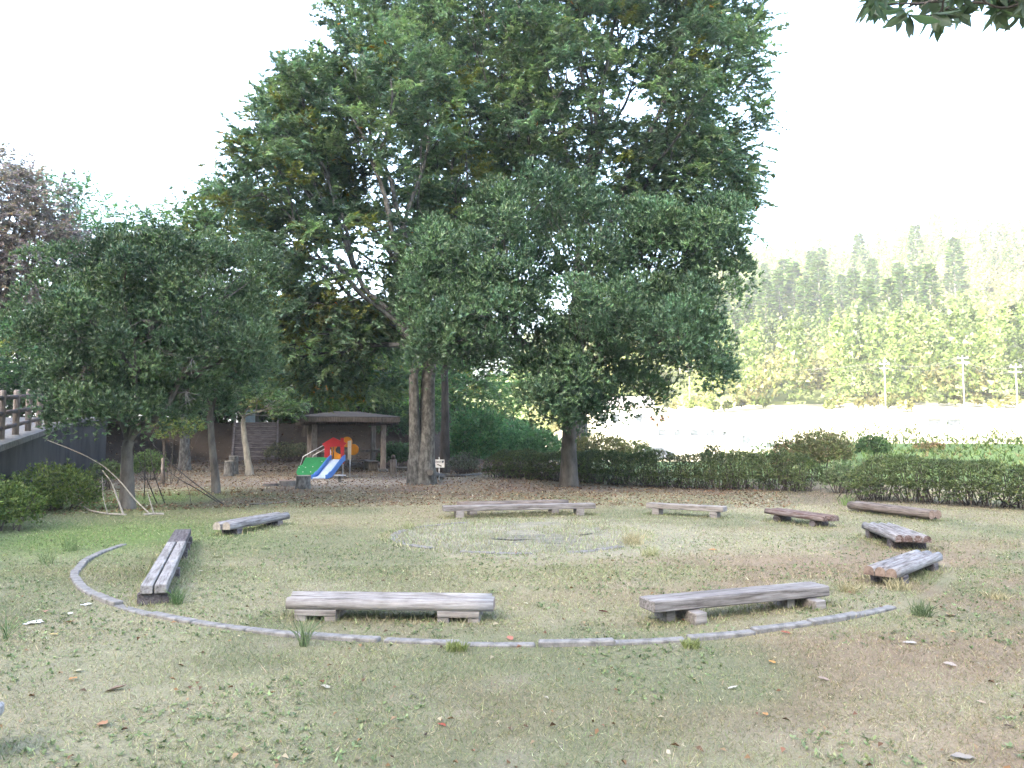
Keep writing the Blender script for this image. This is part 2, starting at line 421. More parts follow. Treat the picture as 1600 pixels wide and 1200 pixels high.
def rough(x, y):
    near = 1 - smooth((np.hypot(x, y) - 40) / 30)
    return (0.035 * (fbm(x * 0.9, y * 0.9, 5, 3) - 0.5) + 0.03 * (fbm(x * 0.2, y * 0.2, 9, 2) - 0.5)) * near

CO = np.array((0.0, 11.69)); RO = 5.72      # outer ring
CI = np.array((0.09, 12.44)); RI = 1.97     # fire circle
T1 = U(656, 757); T4 = U(889, 760); T5 = U(200, 795)
C_GREEN = np.array((0.145, 0.155, 0.092)); C_TAN = np.array((0.235, 0.216, 0.140)); C_RED = np.array((0.225, 0.160, 0.118))
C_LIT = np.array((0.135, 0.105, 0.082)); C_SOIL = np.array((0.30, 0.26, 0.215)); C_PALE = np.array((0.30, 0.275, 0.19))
C_LUSH = np.array((0.12, 0.175, 0.055)); C_FIELD = np.array((0.40, 0.37, 0.27))
def mixc(c, d, w): return c * (1 - w[..., None]) + d * w[..., None]
def gcol(x, y):
    x = np.asarray(x, float); y = np.asarray(y, float)
    n1 = fbm(x * 0.55, y * 0.55, 31, 4); n2 = fbm(x * 0.9 + 40, y * 0.9, 47, 4); n3 = fbm(x * 3.1, y * 3.1, 53, 3); n4 = fbm(x * 0.33, y * 0.33, 71, 3)
    c = np.broadcast_to(C_TAN, x.shape + (3,)).copy()
    left = smooth((-x - 0.5 * (y - 4) * 0.35 + 1.0) / 4.0) * (1 - smooth((y - 10) / 8))
    c = mixc(c, C_GREEN, smooth((n1 - 0.44 + 0.36 * left) / 0.22) * 0.78)
    right = smooth((x - 0.12 * y + 0.3) / 2.5) * (1 - smooth((y - 9) / 4))
    c = mixc(c, C_RED, smooth((n2 - 0.50 + 0.16 * right) / 0.14) * (0.22 + 0.5 * right))
    c = mixc(c, C_PALE, smooth((n4 - 0.52) / 0.12) * 0.5)
    c = mixc(c, C_SOIL, smooth((n3 - 0.68) / 0.1) * 0.35)
    ring = smooth((RI + 0.9 - np.hypot(x - CI[0] - 0.5, (y - CI[1]))) / 0.9)
    c = mixc(c, np.array((0.28, 0.265, 0.20)), ring * 0.75)
    lush = np.exp(-(((x + 8.3) / 3.0) ** 2 + ((y - 19) / 3.0) ** 2)) + 0.8 * np.exp(-(((x + 6.6) / 2.2) ** 2 + ((y - 12.2) / 2.4) ** 2))
    c = mixc(c, C_LUSH, np.clip(lush * 1.3, 0, 0.9))
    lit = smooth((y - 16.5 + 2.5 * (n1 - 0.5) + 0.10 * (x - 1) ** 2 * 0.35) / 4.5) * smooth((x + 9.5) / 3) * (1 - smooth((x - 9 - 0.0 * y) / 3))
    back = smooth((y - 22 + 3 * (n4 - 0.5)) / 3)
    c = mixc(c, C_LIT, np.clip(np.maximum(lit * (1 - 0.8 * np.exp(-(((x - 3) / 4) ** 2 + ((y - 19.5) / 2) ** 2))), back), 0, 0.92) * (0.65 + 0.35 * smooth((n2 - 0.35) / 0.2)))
    play = np.exp(-(((x + 5.6) / 3.2) ** 2 + ((y - 26.5) / 2.2) ** 2))
    c = mixc(c, C_SOIL * 1.05, np.clip(play * 1.2, 0, 0.85))
    D = np.hypot(x, y); az = np.arctan2(x, np.maximum(y, 1e-6))
    out = smooth((az - 0.06) / 0.08) * smooth((D - 24) / 6)
    c = mixc(c, np.array((0.13, 0.19, 0.065)) * (0.8 + 0.5 * n1[..., None]), out)
    fl = smooth((D - 72) / 10) * smooth((az - 0.0) / 0.1)
    c = mixc(c, C_FIELD * (0.85 + 0.3 * n4[..., None]), fl)
    c = mixc(c, np.array((0.055, 0.044, 0.037)) * (.8 + .4 * n3[..., None]), np.maximum(smooth((y - 35) / 3), smooth((side(x, y, RP) + 1.2) / 1.5) * smooth((y - 25) / 4)) * (1 - smooth((az + .02) / .06)))  # decayed litter on bank and wood floor, darkened further in colour for woodland shade
    hillside = smooth((D - 185) / 40); c = mixc(c, np.array((0.10, 0.12, 0.05)), hillside)
    return c

def axis_lines(lo, hi, step, far, n):
    a = np.arange(lo, hi + 1e-6, step); g = np.geomspace(step * 1.5, far, n)
    return np.concatenate([lo - np.cumsum(np.diff(np.r_[0, g]))[::-1], a, hi + np.cumsum(np.diff(np.r_[0, g]))])
gx = axis_lines(-24, 24, 0.3, 2500, 46); gy = axis_lines(-3, 48, 0.3, 2500, 46)
GX, GY = np.meshgrid(gx, gy); GZ = hz(GX, GY) + rough(GX, GY)
nx, ny = len(gx), len(gy)
idx = np.arange(nx * ny).reshape(ny, nx)
gf = np.stack([idx[:-1, :-1], idx[:-1, 1:], idx[1:, 1:], idx[1:, :-1]], -1).reshape(-1, 4)
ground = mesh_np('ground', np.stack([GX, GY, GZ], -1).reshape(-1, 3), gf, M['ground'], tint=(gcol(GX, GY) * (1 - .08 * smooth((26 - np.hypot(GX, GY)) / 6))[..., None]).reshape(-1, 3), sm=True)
ground['kind'] = 'structure'

# wooded hill across the valley
pxs = np.array([300, 700, 850, 1000, 1080, 1150, 1230, 1300, 1380, 1450, 1520, 1600, 1700, 1900, 2300.0])
pys = np.array([640, 600, 545, 470, 440, 420, 412, 408, 390, 370, 374, 380, 384, 415, 510.0])
def hill_z(az, D):
    px = 800 + F * np.tan(az)
    ztop = CH + (YH - np.interp(px, pxs, pys) - 10) / F * 430 * np.cos(az)
    t = np.clip((D - 185) / 245, 0, 1); t2 = np.clip((D - 430) / 350, 0, 1)
    x = D * np.sin(az); y = D * np.cos(az)
    z = 9 + (ztop - 9) * (0.75 * t + 0.25 * t * t) * (1 - 0.9 * smooth(t2))
    return z + 9 * (fbm(x * 0.016, y * 0.016, 3, 3) - 0.5) * np.clip(t * 3, 0, 1)
haz, hD = np.meshgrid(np.linspace(-0.25, 1.0, 90), np.r_[np.linspace(176, 440, 50), np.linspace(455, 820, 16)])
hzz = hill_z(haz, hD); hzz[0] -= 6
hi_ = np.arange(haz.size).reshape(haz.shape)
hf = np.stack([hi_[:-1, :-1], hi_[:-1, 1:], hi_[1:, 1:], hi_[1:, :-1]], -1).reshape(-1, 4)
hp = np.stack([hD * np.sin(haz), hD * np.cos(haz), hzz], -1).reshape(-1, 3)
hc = np.array((0.13, 0.15, 0.06)) * (0.7 + 0.7 * fbm(hp[:, 0] * 0.03, hp[:, 1] * 0.03, 8, 3))[:, None]
hill = mesh_np('wooded_hill', hp, hf, M['hill'], tint=hc, sm=True); hill['kind'] = 'structure'

# the mountain behind the camera whose evening shadow lies over the park
ta, sa = np.meshgrid(np.linspace(-520, 420, 60), np.linspace(-520, -70, 26))
RIDGE_S = -200.0; RIDGE_H = (76 - RIDGE_S) * math.tan(SUN_EL)
mz = RIDGE_H * np.where(sa < RIDGE_S, smooth((sa + 560) / 360), smooth((-75 - sa) / 125))
mz = mz * (1 - 0.75 * smooth((np.abs(ta + 40) - 250) / 200)) + (6 * (fbm(ta * 0.02, sa * 0.02, 61, 3) - 0.5)) * (mz > 5) - 2.0
mp = np.stack([AWAY[0] * sa - AWAY[1] * ta, AWAY[1] * sa + AWAY[0] * ta, mz], -1).reshape(-1, 3)
mi = np.arange(ta.size).reshape(ta.shape)
mf = np.stack([mi[:-1, :-1], mi[:-1, 1:], mi[1:, 1:], mi[1:, :-1]], -1).reshape(-1, 4)
mc = np.array((0.06, 0.075, 0.035)) * (0.7 + 0.6 * fbm(mp[:, 0] * 0.05, mp[:, 1] * 0.05, 12, 3))[:, None]
mtn = mesh_np('mountain', mp, mf, M['hill'], tint=mc, sm=True); mtn['kind'] = 'structure'

# road on the raised side, behind the fence
rl = []
for a, b in zip(RP[1:6], RP[2:7]):
    n = max(2, int(np.hypot(*(b - a)) / 0.8))
    for i in range(n): rl.append(a + (b - a) * i / n)
rl = np.array(rl); dv = nrm(np.gradient(rl, axis=0)); nv = np.stack([-dv[:, 1], dv[:, 0]], -1)
offs = np.array([0.62, 1.5, 3.0, 4.6]); rp_ = rl[:, None] + nv[:, None] * offs[None, :, None]
rz_ = hz(rp_[..., 0], rp_[..., 1]) + rough(rp_[..., 0], rp_[..., 1])
rz_ = np.maximum(rz_, road_z(rp_[..., 1])) + 0.035
rv = np.concatenate([rp_, rz_[..., None]], -1); ri = np.arange(len(rl) * 4).reshape(-1, 4)
rf = np.stack([ri[:-1, :-1], ri[1:, :-1], ri[1:, 1:], ri[:-1, 1:]], -1).reshape(-1, 4)
road = mesh_np('road', rv.reshape(-1, 3), rf, M['asphalt'], sm=True); road['kind'] = 'structure'

# ------------------------------------------------------------------ retaining wall and fence
wl = [RP[1] + (RP[2] - RP[1]) * 0.4, RP[2], RP[3]] + [RP[3] + (RP[4] - RP[3]) * k / 4 for k in (1, 2, 3, 4)] + [RP[4] + (RP[5] - RP[4]) * 0.6]
wl = np.array(wl); wd = nrm(np.gradient(wl, axis=0)); wn_ = np.stack([-wd[:, 1], wd[:, 0]], -1)
W0 = thing('retaining_wall', 'dark stained concrete retaining wall holding up the road at left', 'wall', (wl[3][0], wl[3][1], 0))
def strip(name, mat, o0, o1, zb, zt, bev=0.0):
    mb = MB()
    for i in range(len(wl) - 1):
        P = []
        for q in (i, i + 1):
            for o in (o0, o1):
                p = wl[q] + wn_[q] * o - wl[3]
                P.append((p[0], p[1], zb(wl[q][1]))); P.append((p[0], p[1], zt(wl[q][1])))
        # order: q0o0b q0o0t q0o1b q0o1t q1...
        fs = [(0, 1, 5, 4), (2, 6, 7, 3), (1, 3, 7, 5), (0, 4, 6, 2)]
        if i == 0: fs.append((0, 2, 3, 1))
        if i == len(wl) - 2: fs.append((4, 5, 7, 6))
        mb.add(P, fs)
    return mb.build(name, mat, W0)
strip('wall_face', 'wall', 0.0, 0.42, lambda y: -0.2, lambda y: float(road_z(y)) - 0.06)
strip('coping', 'coping', -0.03, 0.62, lambda y: float(road_z(y)) - 0.055, lambda y: float(road_z(y)) + 0.075)
fence = thing('wooden_fence', 'brown log fence with three rails on top of the retaining wall', 'fence', (-10.3, 15.5, 1.4))
fdir = nrm(RP[4] - RP[3]); fnor = np.array((-fdir[1], fdir[0])); fp = []
for k in range(-2, 8):
    p = RP[3] + fdir * (1.66 * k + 0.05) + fnor * 0.3; zt = float(road_z(p[1])) + 0.075
    fp.append((p[0] + 10.3, p[1] - 15.5, zt - 1.4))
pm = MB().tube([(0, 0, -0.04), (0, 0, 1.05), (0, 0, 1.09)], [0.075, 0.072, 0.055], 12).mesh('fence_post', smooth_=True)
for i, p in enumerate(fp):
    o = link(bpy.data.objects.new('post', pm), fence, M['post_wood'] if i == 0 else None); o.location = p; o.rotation_euler.z = i * 1.3
for i in range(len(fp) - 1):
    for hh in (0.25, 0.58, 0.92):
        a = Vector(fp[i]) + Vector((0, 0, hh)); b = Vector(fp[i + 1]) + Vector((0, 0, hh))
        MB().tube([a, (a + b) / 2, b], [0.05, 0.052, 0.05], 10).build('rail', 'rail', fence, smooth_=True)

# ------------------------------------------------------------------ rings of kerb stones
def kerb(name, label, C, R, a0, a1, width, step, proud, seed, skip=()):
    r = rs(seed); o = thing(name, label, 'kerb', (C[0], C[1], 0)); n = max(1, round((a1 - a0) * R / step)); da = (a1 - a0) / n
    g = 0.004 / R
    ou = [(R + width / 2, t) for t in np.linspace(g, da - g, 6)] + [(R - width / 2, t) for t in np.linspace(da - g, g, 6)]
    P = [(q * math.cos(t), q * math.sin(t)) for q, t in ou]; m = len(P)
    mb = MB().add([(x, y, -0.10) for x, y in P] + [(x, y, proud) for x, y in P],
                  [tuple(reversed(range(m))), tuple(range(m, 2 * m))] + [(i, (i + 1) % m, m + (i + 1) % m, m + i) for i in range(m)])
    me = mb.mesh('kerb_stone', 0.008, 1)
    for i in range(n):
        if i in skip: continue
        c = link(bpy.data.objects.new('kerb_stone', me), o, M['concrete'] if not me.materials else None)
        a = a0 + i * da + r.randn() * 0.0015
        c.rotation_euler = (0, 0, a); p = C + R * np.array((math.cos(a + da / 2), math.sin(a + da / 2)))
        c.location = (r.randn() * 0.006, r.randn() * 0.006, hgt(*p) + r.randn() * 0.006)
    return o
def ang(px, py, C): q = U(px, py)[:2] - C; return math.atan2(q[1], q[0])
aL = ang(195, 850, CO) - 2 * math.pi if ang(195, 850, CO) > 0 else ang(195, 850, CO); aR = ang(1398, 954, CO)
kerb('ring_kerb', 'long curved grey kerb set in the lawn around the benches', CO, RO, aL, aR, 0.09, 0.6, 0.030, 3)
kerb('fire_ring_kerb', 'small grey kerb ring around the bare fire circle', CI, RI, RAD(118), RAD(318), 0.13, 0.5, 0.012, 4, (8, 11))
da = np.linspace(0, 2 * math.pi, 49)[:-1]; dr = np.linspace(0, RI - 0.09, 9)
dv_ = [(CI[0], CI[1], hgt(*CI) + 0.004)]
for q in dr[1:]:
    for t in da: x, y = CI[0] + q * math.cos(t), CI[1] + q * math.sin(t); dv_.append((x, y, hgt(x, y) + 0.004))
df = [(0, 1 + i, 1 + (i + 1) % 48) for i in range(48)]
for j in range(7):
    b = 1 + j * 48
    df += [(b + i, b + 48 + i, b + 48 + (i + 1) % 48, b + (i + 1) % 48) for i in range(48)]
me = bpy.data.meshes.new('fire_circle'); me.from_pydata(dv_, [], df); me.update()
fc = link(bpy.data.objects.new('fire_circle', me), None, M['soil']); fc['kind'] = 'structure'

r = rs(66); ac = U(842, 843); ao = [(ac[0] + (.50 + .12 * r.randn()) * 1.25 * math.cos(t), ac[1] + (.50 + .12 * r.randn()) * math.sin(t)) for t in np.linspace(0, 2 * math.pi, 29)[:-1]]
av = [(ac[0], ac[1], hgt(ac[0], ac[1]) + .012)] + [(x, y, hgt(x, y) + .009) for x, y in ao]
me = bpy.data.meshes.new('ash_patch'); me.from_pydata(av, [], [(0, i, i % 28 + 1) for i in range(1, 29)]); me.update()
M['ash'] = mat_noise('ash_soil', (0.085, 0.085, 0.075), (0.21, 0.20, 0.165), 3, 0.95, 0.5, 0.02)
link(bpy.data.objects.new('ash_patch', me), None, M['ash'])['kind'] = 'structure'

# ------------------------------------------------------------------ benches
FEET = []
def frame_of(p0, p1):
    p0, p1 = np.asarray(p0[:2]), np.asarray(p1[:2]); d = p1 - p0; L = np.hypot(*d); a = math.atan2(d[1], d[0])
    return L, a, d / L, np.array((-d[1], d[0])) / L
def log_bench(p0, p1, label, nlog, dia, ztop, wood='wood_grey', end='endgrain', legs='block', half=True, seed=0, legw=None, legmat='wood_side'):
    """p0,p1: ends of the log nearest the camera; further logs lie behind it (to the left of p0->p1)."""
    r = rs(seed); L, a, d, nn = frame_of(p0, p1); W = nlog * dia
    c = (np.asarray(p0[:2]) + np.asarray(p1[:2])) / 2 + nn * (W / 2 - dia / 2)
    z0 = hgt(*c); o = thing('log_bench', label, 'bench', (c[0], c[1], z0), a, 'benches around the fire circle')
    FEET.append((c, a, L, W))
    R = dia / 2
    for k in range(nlog):
        y = -W / 2 + dia / 2 + k * dia; n = 9; xs = np.linspace(-L / 2, L / 2, n) + r.randn() * 0.012
        rad = R * (0.97 + 0.03 * np.cumsum(r.randn(n)) / 3); rad[0] *= 0.96; rad[-1] *= 0.96
        mb = MB(); sect = [(math.cos(t), math.sin(t)) for t in np.linspace(0, math.pi, 9)] if half else [(math.cos(t), math.sin(t)) for t in np.linspace(0, 2 * math.pi, 15)[:-1]]
        if half: sect = [(1.0, -0.75)] + sect + [(-1.0, -0.75)]
        m = len(sect); V = [(xs[i], y + u * rad[i] * 0.985, ztop - R + v * rad[i]) for i in range(n) for u, v in sect]
        fs = [(i * m + j, i * m + (j + 1) % m, (i + 1) * m + (j + 1) % m, (i + 1) * m + j) for i in range(n - 1) for j in range(m)]
        mb.add(V, fs + [tuple(reversed(range(m))), tuple(range((n - 1) * m, n * m))])
        lo = mb.build('log', wood, o, smooth_=True); lo.data.materials.append(M[end])
        for p in lo.data.polygons:
            if len(p.vertices) > 4: p.material_index = 1
    zb = ztop - R * (1.75 if half else 1.9); lw = legw or 0.15
    for sx in (-1, 1):
        x = sx * (L / 2 - 0.28)
        if legs == 'block':
            MB().box((x, 0, zb - 0.026), (0.36, W * 1.02, 0.05)).build('leg_board', legmat, o, 0.004)
            for q in (-1, 1): MB().box((x + q * 0.13, 0, (zb - 0.052) / 2 - 0.04), (0.1, W * 0.98, zb - 0.052 + 0.08)).build('leg', legmat, o, 0.006)
        elif legs == 'sleeper':
            MB().box((x, 0, zb / 2 - 0.045), (lw, W * 1.0, zb + 0.085)).build('leg', legmat, o, 0.008)
        else:
            MB().tube([(x, -W / 2 + 0.02, zb * 0.45), (x, W / 2 - 0.02, zb * 0.45)], [zb * 0.58] * 2, 10).build('leg', legmat, o, smooth_=True)
    return o
def beam_bench(p0, p1, label, width, thick, ztop, top='wood_grey', legs=((-1, 0.3), (1, 0.3)), legw=0.12, blocks=False, legmat='wood_side', split=None, over=1.0, lab2=None):
    L, a, d, nn = frame_of(p0, p1); c = (np.asarray(p0[:2]) + np.asarray(p1[:2])) / 2 + nn * width / 2
    z0 = hgt(*c); o = thing('beam_bench', label, 'bench', (c[0], c[1], z0), a, 'benches around the fire circle')
    FEET.append((c, a, L, width))
    segs = [(-L / 2, L / 2, top)] if split is None else [(-L / 2, -L / 2 + split * L - 0.004, top), (-L / 2 + split * L + 0.004, L / 2, 'wood_dark')]
    for i, (x0, x1, mt) in enumerate(segs):
        mb = MB(); nseg = 6
        if i == 0 and split is not None:
            for q in (-1, 1): MB().box(((x0 + x1) / 2, q * (width / 4 + 0.004), ztop - thick / 2), (x1 - x0, width / 2 - 0.008, thick)).build('seat_board', mt, o, 0.008)
        else: MB().box(((x0 + x1) / 2, 0, ztop - thick / 2), (x1 - x0, width, thick)).build('seat_board' if split else 'seat', mt, o, 0.010)
    zb = ztop - thick
    for f, off in legs:
        x = f * L / 2 - math.copysign(off, f) if abs(f) == 1 else f * L / 2
        if blocks:
            MB().box((x - 0.08, 0.06, zb / 2 - 0.041), (0.09, width * 0.8, zb + 0.08)).build('leg', legmat, o, 0.006)
            MB().box((x + 0.10, -0.04, zb / 2 - 0.041), (0.12, width * 1.0 + 0.12, zb + 0.08 - 0.012)).build('leg', legmat, o, 0.008)
        else:
            MB().box((x, 0, zb / 2 - 0.041), (legw, width * over, zb + 0.08)).build('leg', legmat, o, 0.006)
    return o
log_bench(U(446, 943, .14), U(768, 947, .14), 'pale weathered log bench at front left standing on hollow blocks', 3, .115, .20, 'wood_pale', 'endgrain', 'block', True, 1)
beam_bench(U(1022, 941, .20), U(1297, 916, .20), 'thick grey timber bench at front right on jutting wooden blocks', .25, .095, .20, 'wood_grey', ((-1, .30), (1, .30)), blocks=True)
_a, _b = U(261, 912, .20), U(299, 826, .20)
beam_bench(_a, _b, 'long narrow bench at left, pale boards with a dark far end', .23, .085, .20, 'wood_pale', ((-1, .10), (-0.35, 0), (0.32, 0), (0.62, 0), (1, .25)), .10, legmat='wood_dark', split=.69, over=1.25)
log_bench(U(352, 824, .14), U(447, 807, .14), 'dark grey log bench on the grass behind the long left bench', 2, .15, .22, 'wood_moss', 'endgrain_pale', 'sleeper', True, 3, legmat='wood_dark')
beam_bench(U(693, 791, .24), U(931, 786.5, .24), 'longest timber bench behind the fire circle, on two block legs', .24, .10, .24, 'wood_grey', ((-1, .32), (1, .32)), .16)
_p, _q = U(714, 791, .24), U(890, 787, .24); _p[1] += .55; _q[1] += .55
log_bench(_p, _q, 'brown log bench right behind the longest timber bench', 2, .14, .275, 'wood_brown', 'endgrain', 'sleeper', True, 5)
beam_bench(U(1009, 786, .23), U(1130, 792, .23), 'short plain timber bench near the hedge, behind the fire circle', .26, .10, .23, 'wood_side', ((-1, .2), (1, .2)), .14)
log_bench(U(1198, 802, .16), U(1290, 815, .16), 'reddish brown log bench with pale top beside the hedge gap', 3, .115, .215, 'wood_red', 'wood_red', 'round', True, 6, legmat='wood_dark')
log_bench(U(1327, 793, .13), U(1455, 809, .13), 'low rotting brown log bench right in front of the right hedge', 2, .17, .20, 'wood_brown', 'endgrain', 'round', False, 7, legmat='wood_dark')
log_bench(U(1352, 826, .15), U(1406, 848, .15), 'grey topped four log bench sloping towards the camera at right', 4, .115, .21, 'wood_moss', 'wood_red', 'sleeper', True, 8, .16, 'wood_dark')
log_bench(U(1393, 900, .14), U(1466, 872, .14), 'mossy grey three log bench at far right of the ring', 3, .115, .20, 'wood_moss', 'endgrain', 'sleeper', True, 9, .16, 'wood_dark')
_c = U(13, 1111, .24)
beam_bench((_c[0] - 1.42, _c[1] - .62), (_c[0] - .02, _c[1] - .10), 'grey bench end poking in at the lower left edge', .26, .06, .24, 'wood_pale', ((-1, .2), (1, .15)), .06, legmat='wood_dark')

# ------------------------------------------------------------------ trees
def ell(px, py, d, rpx, rpy, ry, w=1.0, dy=0.0):       # an ellipsoid of crown seen at this pixel, at distance d
    c = at(px, py, d + dy); s = d / F
    return (c[0], c[1], c[2], rpx * s, ry, rpy * s, w)
def zelkova(name, label, base, forks, ells, n, seed, trunk_r, leaf=0.13, ntw=8, nl=32, tl=1.0, rt=0.014, bark='bark_mottled', cols=((0.053, 0.080, 0.050), (0.068, 0.094, 0.050), (0.045, 0.070, 0.050)), yellow=0.05, zmin=2.2, flat=0.45, mat='leaf', shell=0.5, k0=5, group=None, orange=0.0015):
    r = rs(seed); base = np.asarray(base, float); o = thing(name, label, 'tree', base, 0, group)
    C = crown_pts(ells, n, seed + 1, shell, zmin)
    tb = MB(); lines = []
    fk = [np.asarray(f, float) for f in forks]
    g = np.array([np.argmin([np.hypot(*(p[:2] - f[:2])) + 0 * f[2] for f in fk]) for p in C])
    for j, f in enumerate(fk):
        b = base + np.array((0.30 * (j - (len(fk) - 1) / 2), 0.05 * j, 0)) * (len(fk) > 1)
        rr = trunk_r if len(fk) == 1 else trunk_r * (0.85 if j else 0.62)
        P, rad = trunk_line(b, f, rr, 0.03, seed + 5 + j)
        tb.tube([tuple(p - base) for p in P], rad, 14, cap=False)
        q = C[g == j]
        if len(q): grow(q, P[-1], nrm(P[-1] - P[-3]), lines, r, rt, k0, .45, .025, (.28, .46), .36)
    mb = tubes([(P - base, a, b) for P, a, b in lines])
    tb.build('trunk', bark, o, smooth_=True); mb.build('limbs', bark, o, smooth_=True)
    cen = C.mean(0); O = C - cen; O[:, 2] *= 0.5; O = nrm(O + np.array([0, 0, 0.35 * np.abs(O).max()]) * 0.3)
    ci = 2.35 * np.array(cols)[r.randint(len(cols), size=n)] * (1 + 0.18 * r.randn(n, 1))
    ye = r.rand(n) < yellow; ci[ye] = np.array((0.165, 0.175, 0.05)) * (1 + 0.2 * r.randn(ye.sum(), 1))
    V, T = sprays(C, O, ntw, nl, tl, leaf, leaf * 0.52, np.clip(ci, .01, 1), r, flat)
    k = r.rand(len(T)) < orange; T[k] = np.array((0.42, 0.16, 0.03))
    leaf_obj('crown', V, np.arange(len(V)).reshape(-1, 3), T, mat, o, base)
    return o
def evergreen(name, label, base, fork, lumps, per, seed, trunk_r, leaf=0.12, nshoot=42, nleaf=8, rt=0.012, bark='bark', cols=((0.052, 0.092, 0.048), (0.044, 0.080, 0.045), (0.066, 0.108, 0.052)), group=None, sub=0.42, k0=4, mat='gloss', sprd=0.80):
    r = rs(seed); base = np.asarray(base, float); o = thing(name, label, 'tree', base, 0, group)
    C = []; Dd = []; lumps = [tuple(l) for l in lumps]
    for l in list(lumps):
        for _ in range(2):
            q = nrm(r.randn(3) * np.array([1, 1, .7])); f = .42 + .2 * r.rand(); c = np.array(l[:3]) + q * np.array(l[3:6]) * .85
            lumps.append((c[0], c[1], c[2], l[3] * f, l[4] * f, l[5] * f, l[6] * .32))
    for (cx, cy, cz, rx, ry, rz, w) in lumps:
        n = max(3, int(per * w)); d = nrm(r.randn(n * 3, 3)); d = d[d[:, 2] > -0.55][:n]
        C.append(np.array((cx, cy, cz)) + d * np.array((rx, ry, rz)) * (0.55 + 0.45 * r.rand(len(d), 1) ** .7)); Dd.append(d)
    C = np.concatenate(C); Dd = np.concatenate(Dd); n = len(C)
    f = np.asarray(fork, float); P, rad = trunk_line(base, f, trunk_r, 0.008, seed + 3, 9, .25)
    MB().tube([tuple(p - base) for p in P], rad, 14, cap=False).build('trunk', bark, o, smooth_=True)
    lines = []; grow(C - Dd * 0.15, P[-1], nrm(P[-1] - P[-2]), lines, r, rt, k0, bend=0.4)
    tubes([(q - base, a, b) for q, a, b in lines]).build('limbs', bark, o, smooth_=True)
    S = sub * (0.7 + 0.6 * r.rand(n, 1, 1))
    d2 = nrm(Dd[:, None] * 0.5 + np.array([0, 0, 0.6]) + r.randn(n, nshoot, 3) * 0.62)
    pos = C[:, None] + d2 * S * (0.55 + 0.5 * r.rand(n, nshoot, 1))
    ax = nrm(d2 + np.array([0, 0, 0.55]) + r.randn(n, nshoot, 3) * 0.25)
    ci = 1.7 * np.array(cols)[r.randint(len(cols), size=n)] * (1 + 0.15 * r.randn(n, 1))
    ti = np.repeat(ci[:, None], nshoot, 1).reshape(-1, 3) * (1 + 0.12 * r.randn(n * nshoot, 1))
    V, T = whorls(pos.reshape(-1, 3), ax.reshape(-1, 3), nleaf, leaf, leaf * 0.34, sprd, np.clip(ti, .01, 1), r)
    leaf_obj('crown', V, np.arange(len(V)).reshape(-1, 3), T, mat, o, base)
    return o

zelkova('zelkova_tree', 'tall double trunked zelkova with mottled bark left of the white sign', T1,
        [at(654, 560, 25.0), at(667, 500, 25.4)],
        [ell(600, 225, 25, 200, 185, 4.0, 1.6, 2.5), ell(460, 290, 25, 112, 115, 3.2, .9, 1.2), ell(505, 185, 25, 95, 85, 2.8, .55, 2.0), ell(550, 420, 25, 170, 105, 3.2, 1.2, 1.5), ell(510, 520, 25, 130, 75, 2.4, .9, 1.5), ell(690, 370, 25, 100, 90, 2.4, .35, 3.5), ell(545, 592, 25, 105, 22, 1.8, .30, 2.5)],
        790, 11, .33, yellow=.12, leaf=.145, ntw=10, nl=30, tl=.64, flat=.62)
_b2 = at(905, 748, 30); _b2[2] = 0
zelkova('zelkova_tree', 'tallest zelkova rising behind the round evergreen, reaching furthest right', _b2, [at(900, 470, 30)],
        [ell(960, 160, 30, 215, 210, 5.2, 1.8), ell(830, 50, 30, 190, 170, 4.4, 1.0), ell(1070, 290, 30, 105, 90, 3.2, .6), ell(1100, 130, 30, 88, 150, 3.6, .8), ell(1105, 340, 30, 60, 45, 1.8, .25), ell(1000, 20, 30, 140, 110, 3.6, .6), ell(950, 280, 30, 120, 90, 3.0, .5)],
        860, 21, .34, leaf=.155, ntw=10, nl=30, tl=.70, flat=.62, yellow=.02, zmin=7.0, shell=.62)
_b3 = at(693, 738, 33); _b3[2] = 0
zelkova('zelkova_tree', 'slender zelkova with dark ridged trunk just behind the white sign', _b3, [at(700, 560, 33)],
        [ell(720, 130, 33, 170, 160, 4.6, 1.0), ell(640, 60, 33, 120, 110, 3.6, .5), ell(760, 300, 33, 120, 110, 3.5, .45)],
        380, 31, .20, leaf=.165, ntw=10, nl=30, tl=.9, bark='bark_dark', yellow=.02, zmin=6.5)
D4 = 22.6
evergreen('evergreen_tree', 'broad round evergreen tree with dense dark leaves before the hedge', T4, at(889, 610, T4[1]),
          [ell(850, 345, D4, 95, 62, 1.9, .9), ell(760, 400, D4, 90, 62, 2.0, 1.0), ell(700, 470, D4, 70, 60, 1.8, .9), ell(960, 390, D4, 95, 60, 2.0, 1.0), ell(1060, 410, D4, 85, 65, 2.0, 1.0), ell(1085, 480, D4, 58, 60, 1.7, .7),
           ell(880, 470, D4, 120, 80, 2.2, 1.3, -1.3), ell(770, 520, D4, 100, 62, 2.0, 1.0, -.9), ell(990, 510, D4, 105, 65, 2.1, 1.1, -.9), ell(700, 560, D4, 62, 46, 1.6, .75), ell(1040, 570, D4, 80, 48, 1.7, .8), ell(905, 580, D4, 70, 40, 1.5, .6, -1.2), ell(960, 620, D4, 70, 28, 1.4, .45), ell(860, 620, D4, 34, 24, .8, .3, -1.5), ell(885, 640, D4, 34, 14, .7, .25, -.8), ell(925, 640, D4, 48, 16, 1.0, .3, -.3)],
          29, 41, .27, leaf=.125, nshoot=84, nleaf=7, bark='bark', sub=.60)
D5 = 16.7
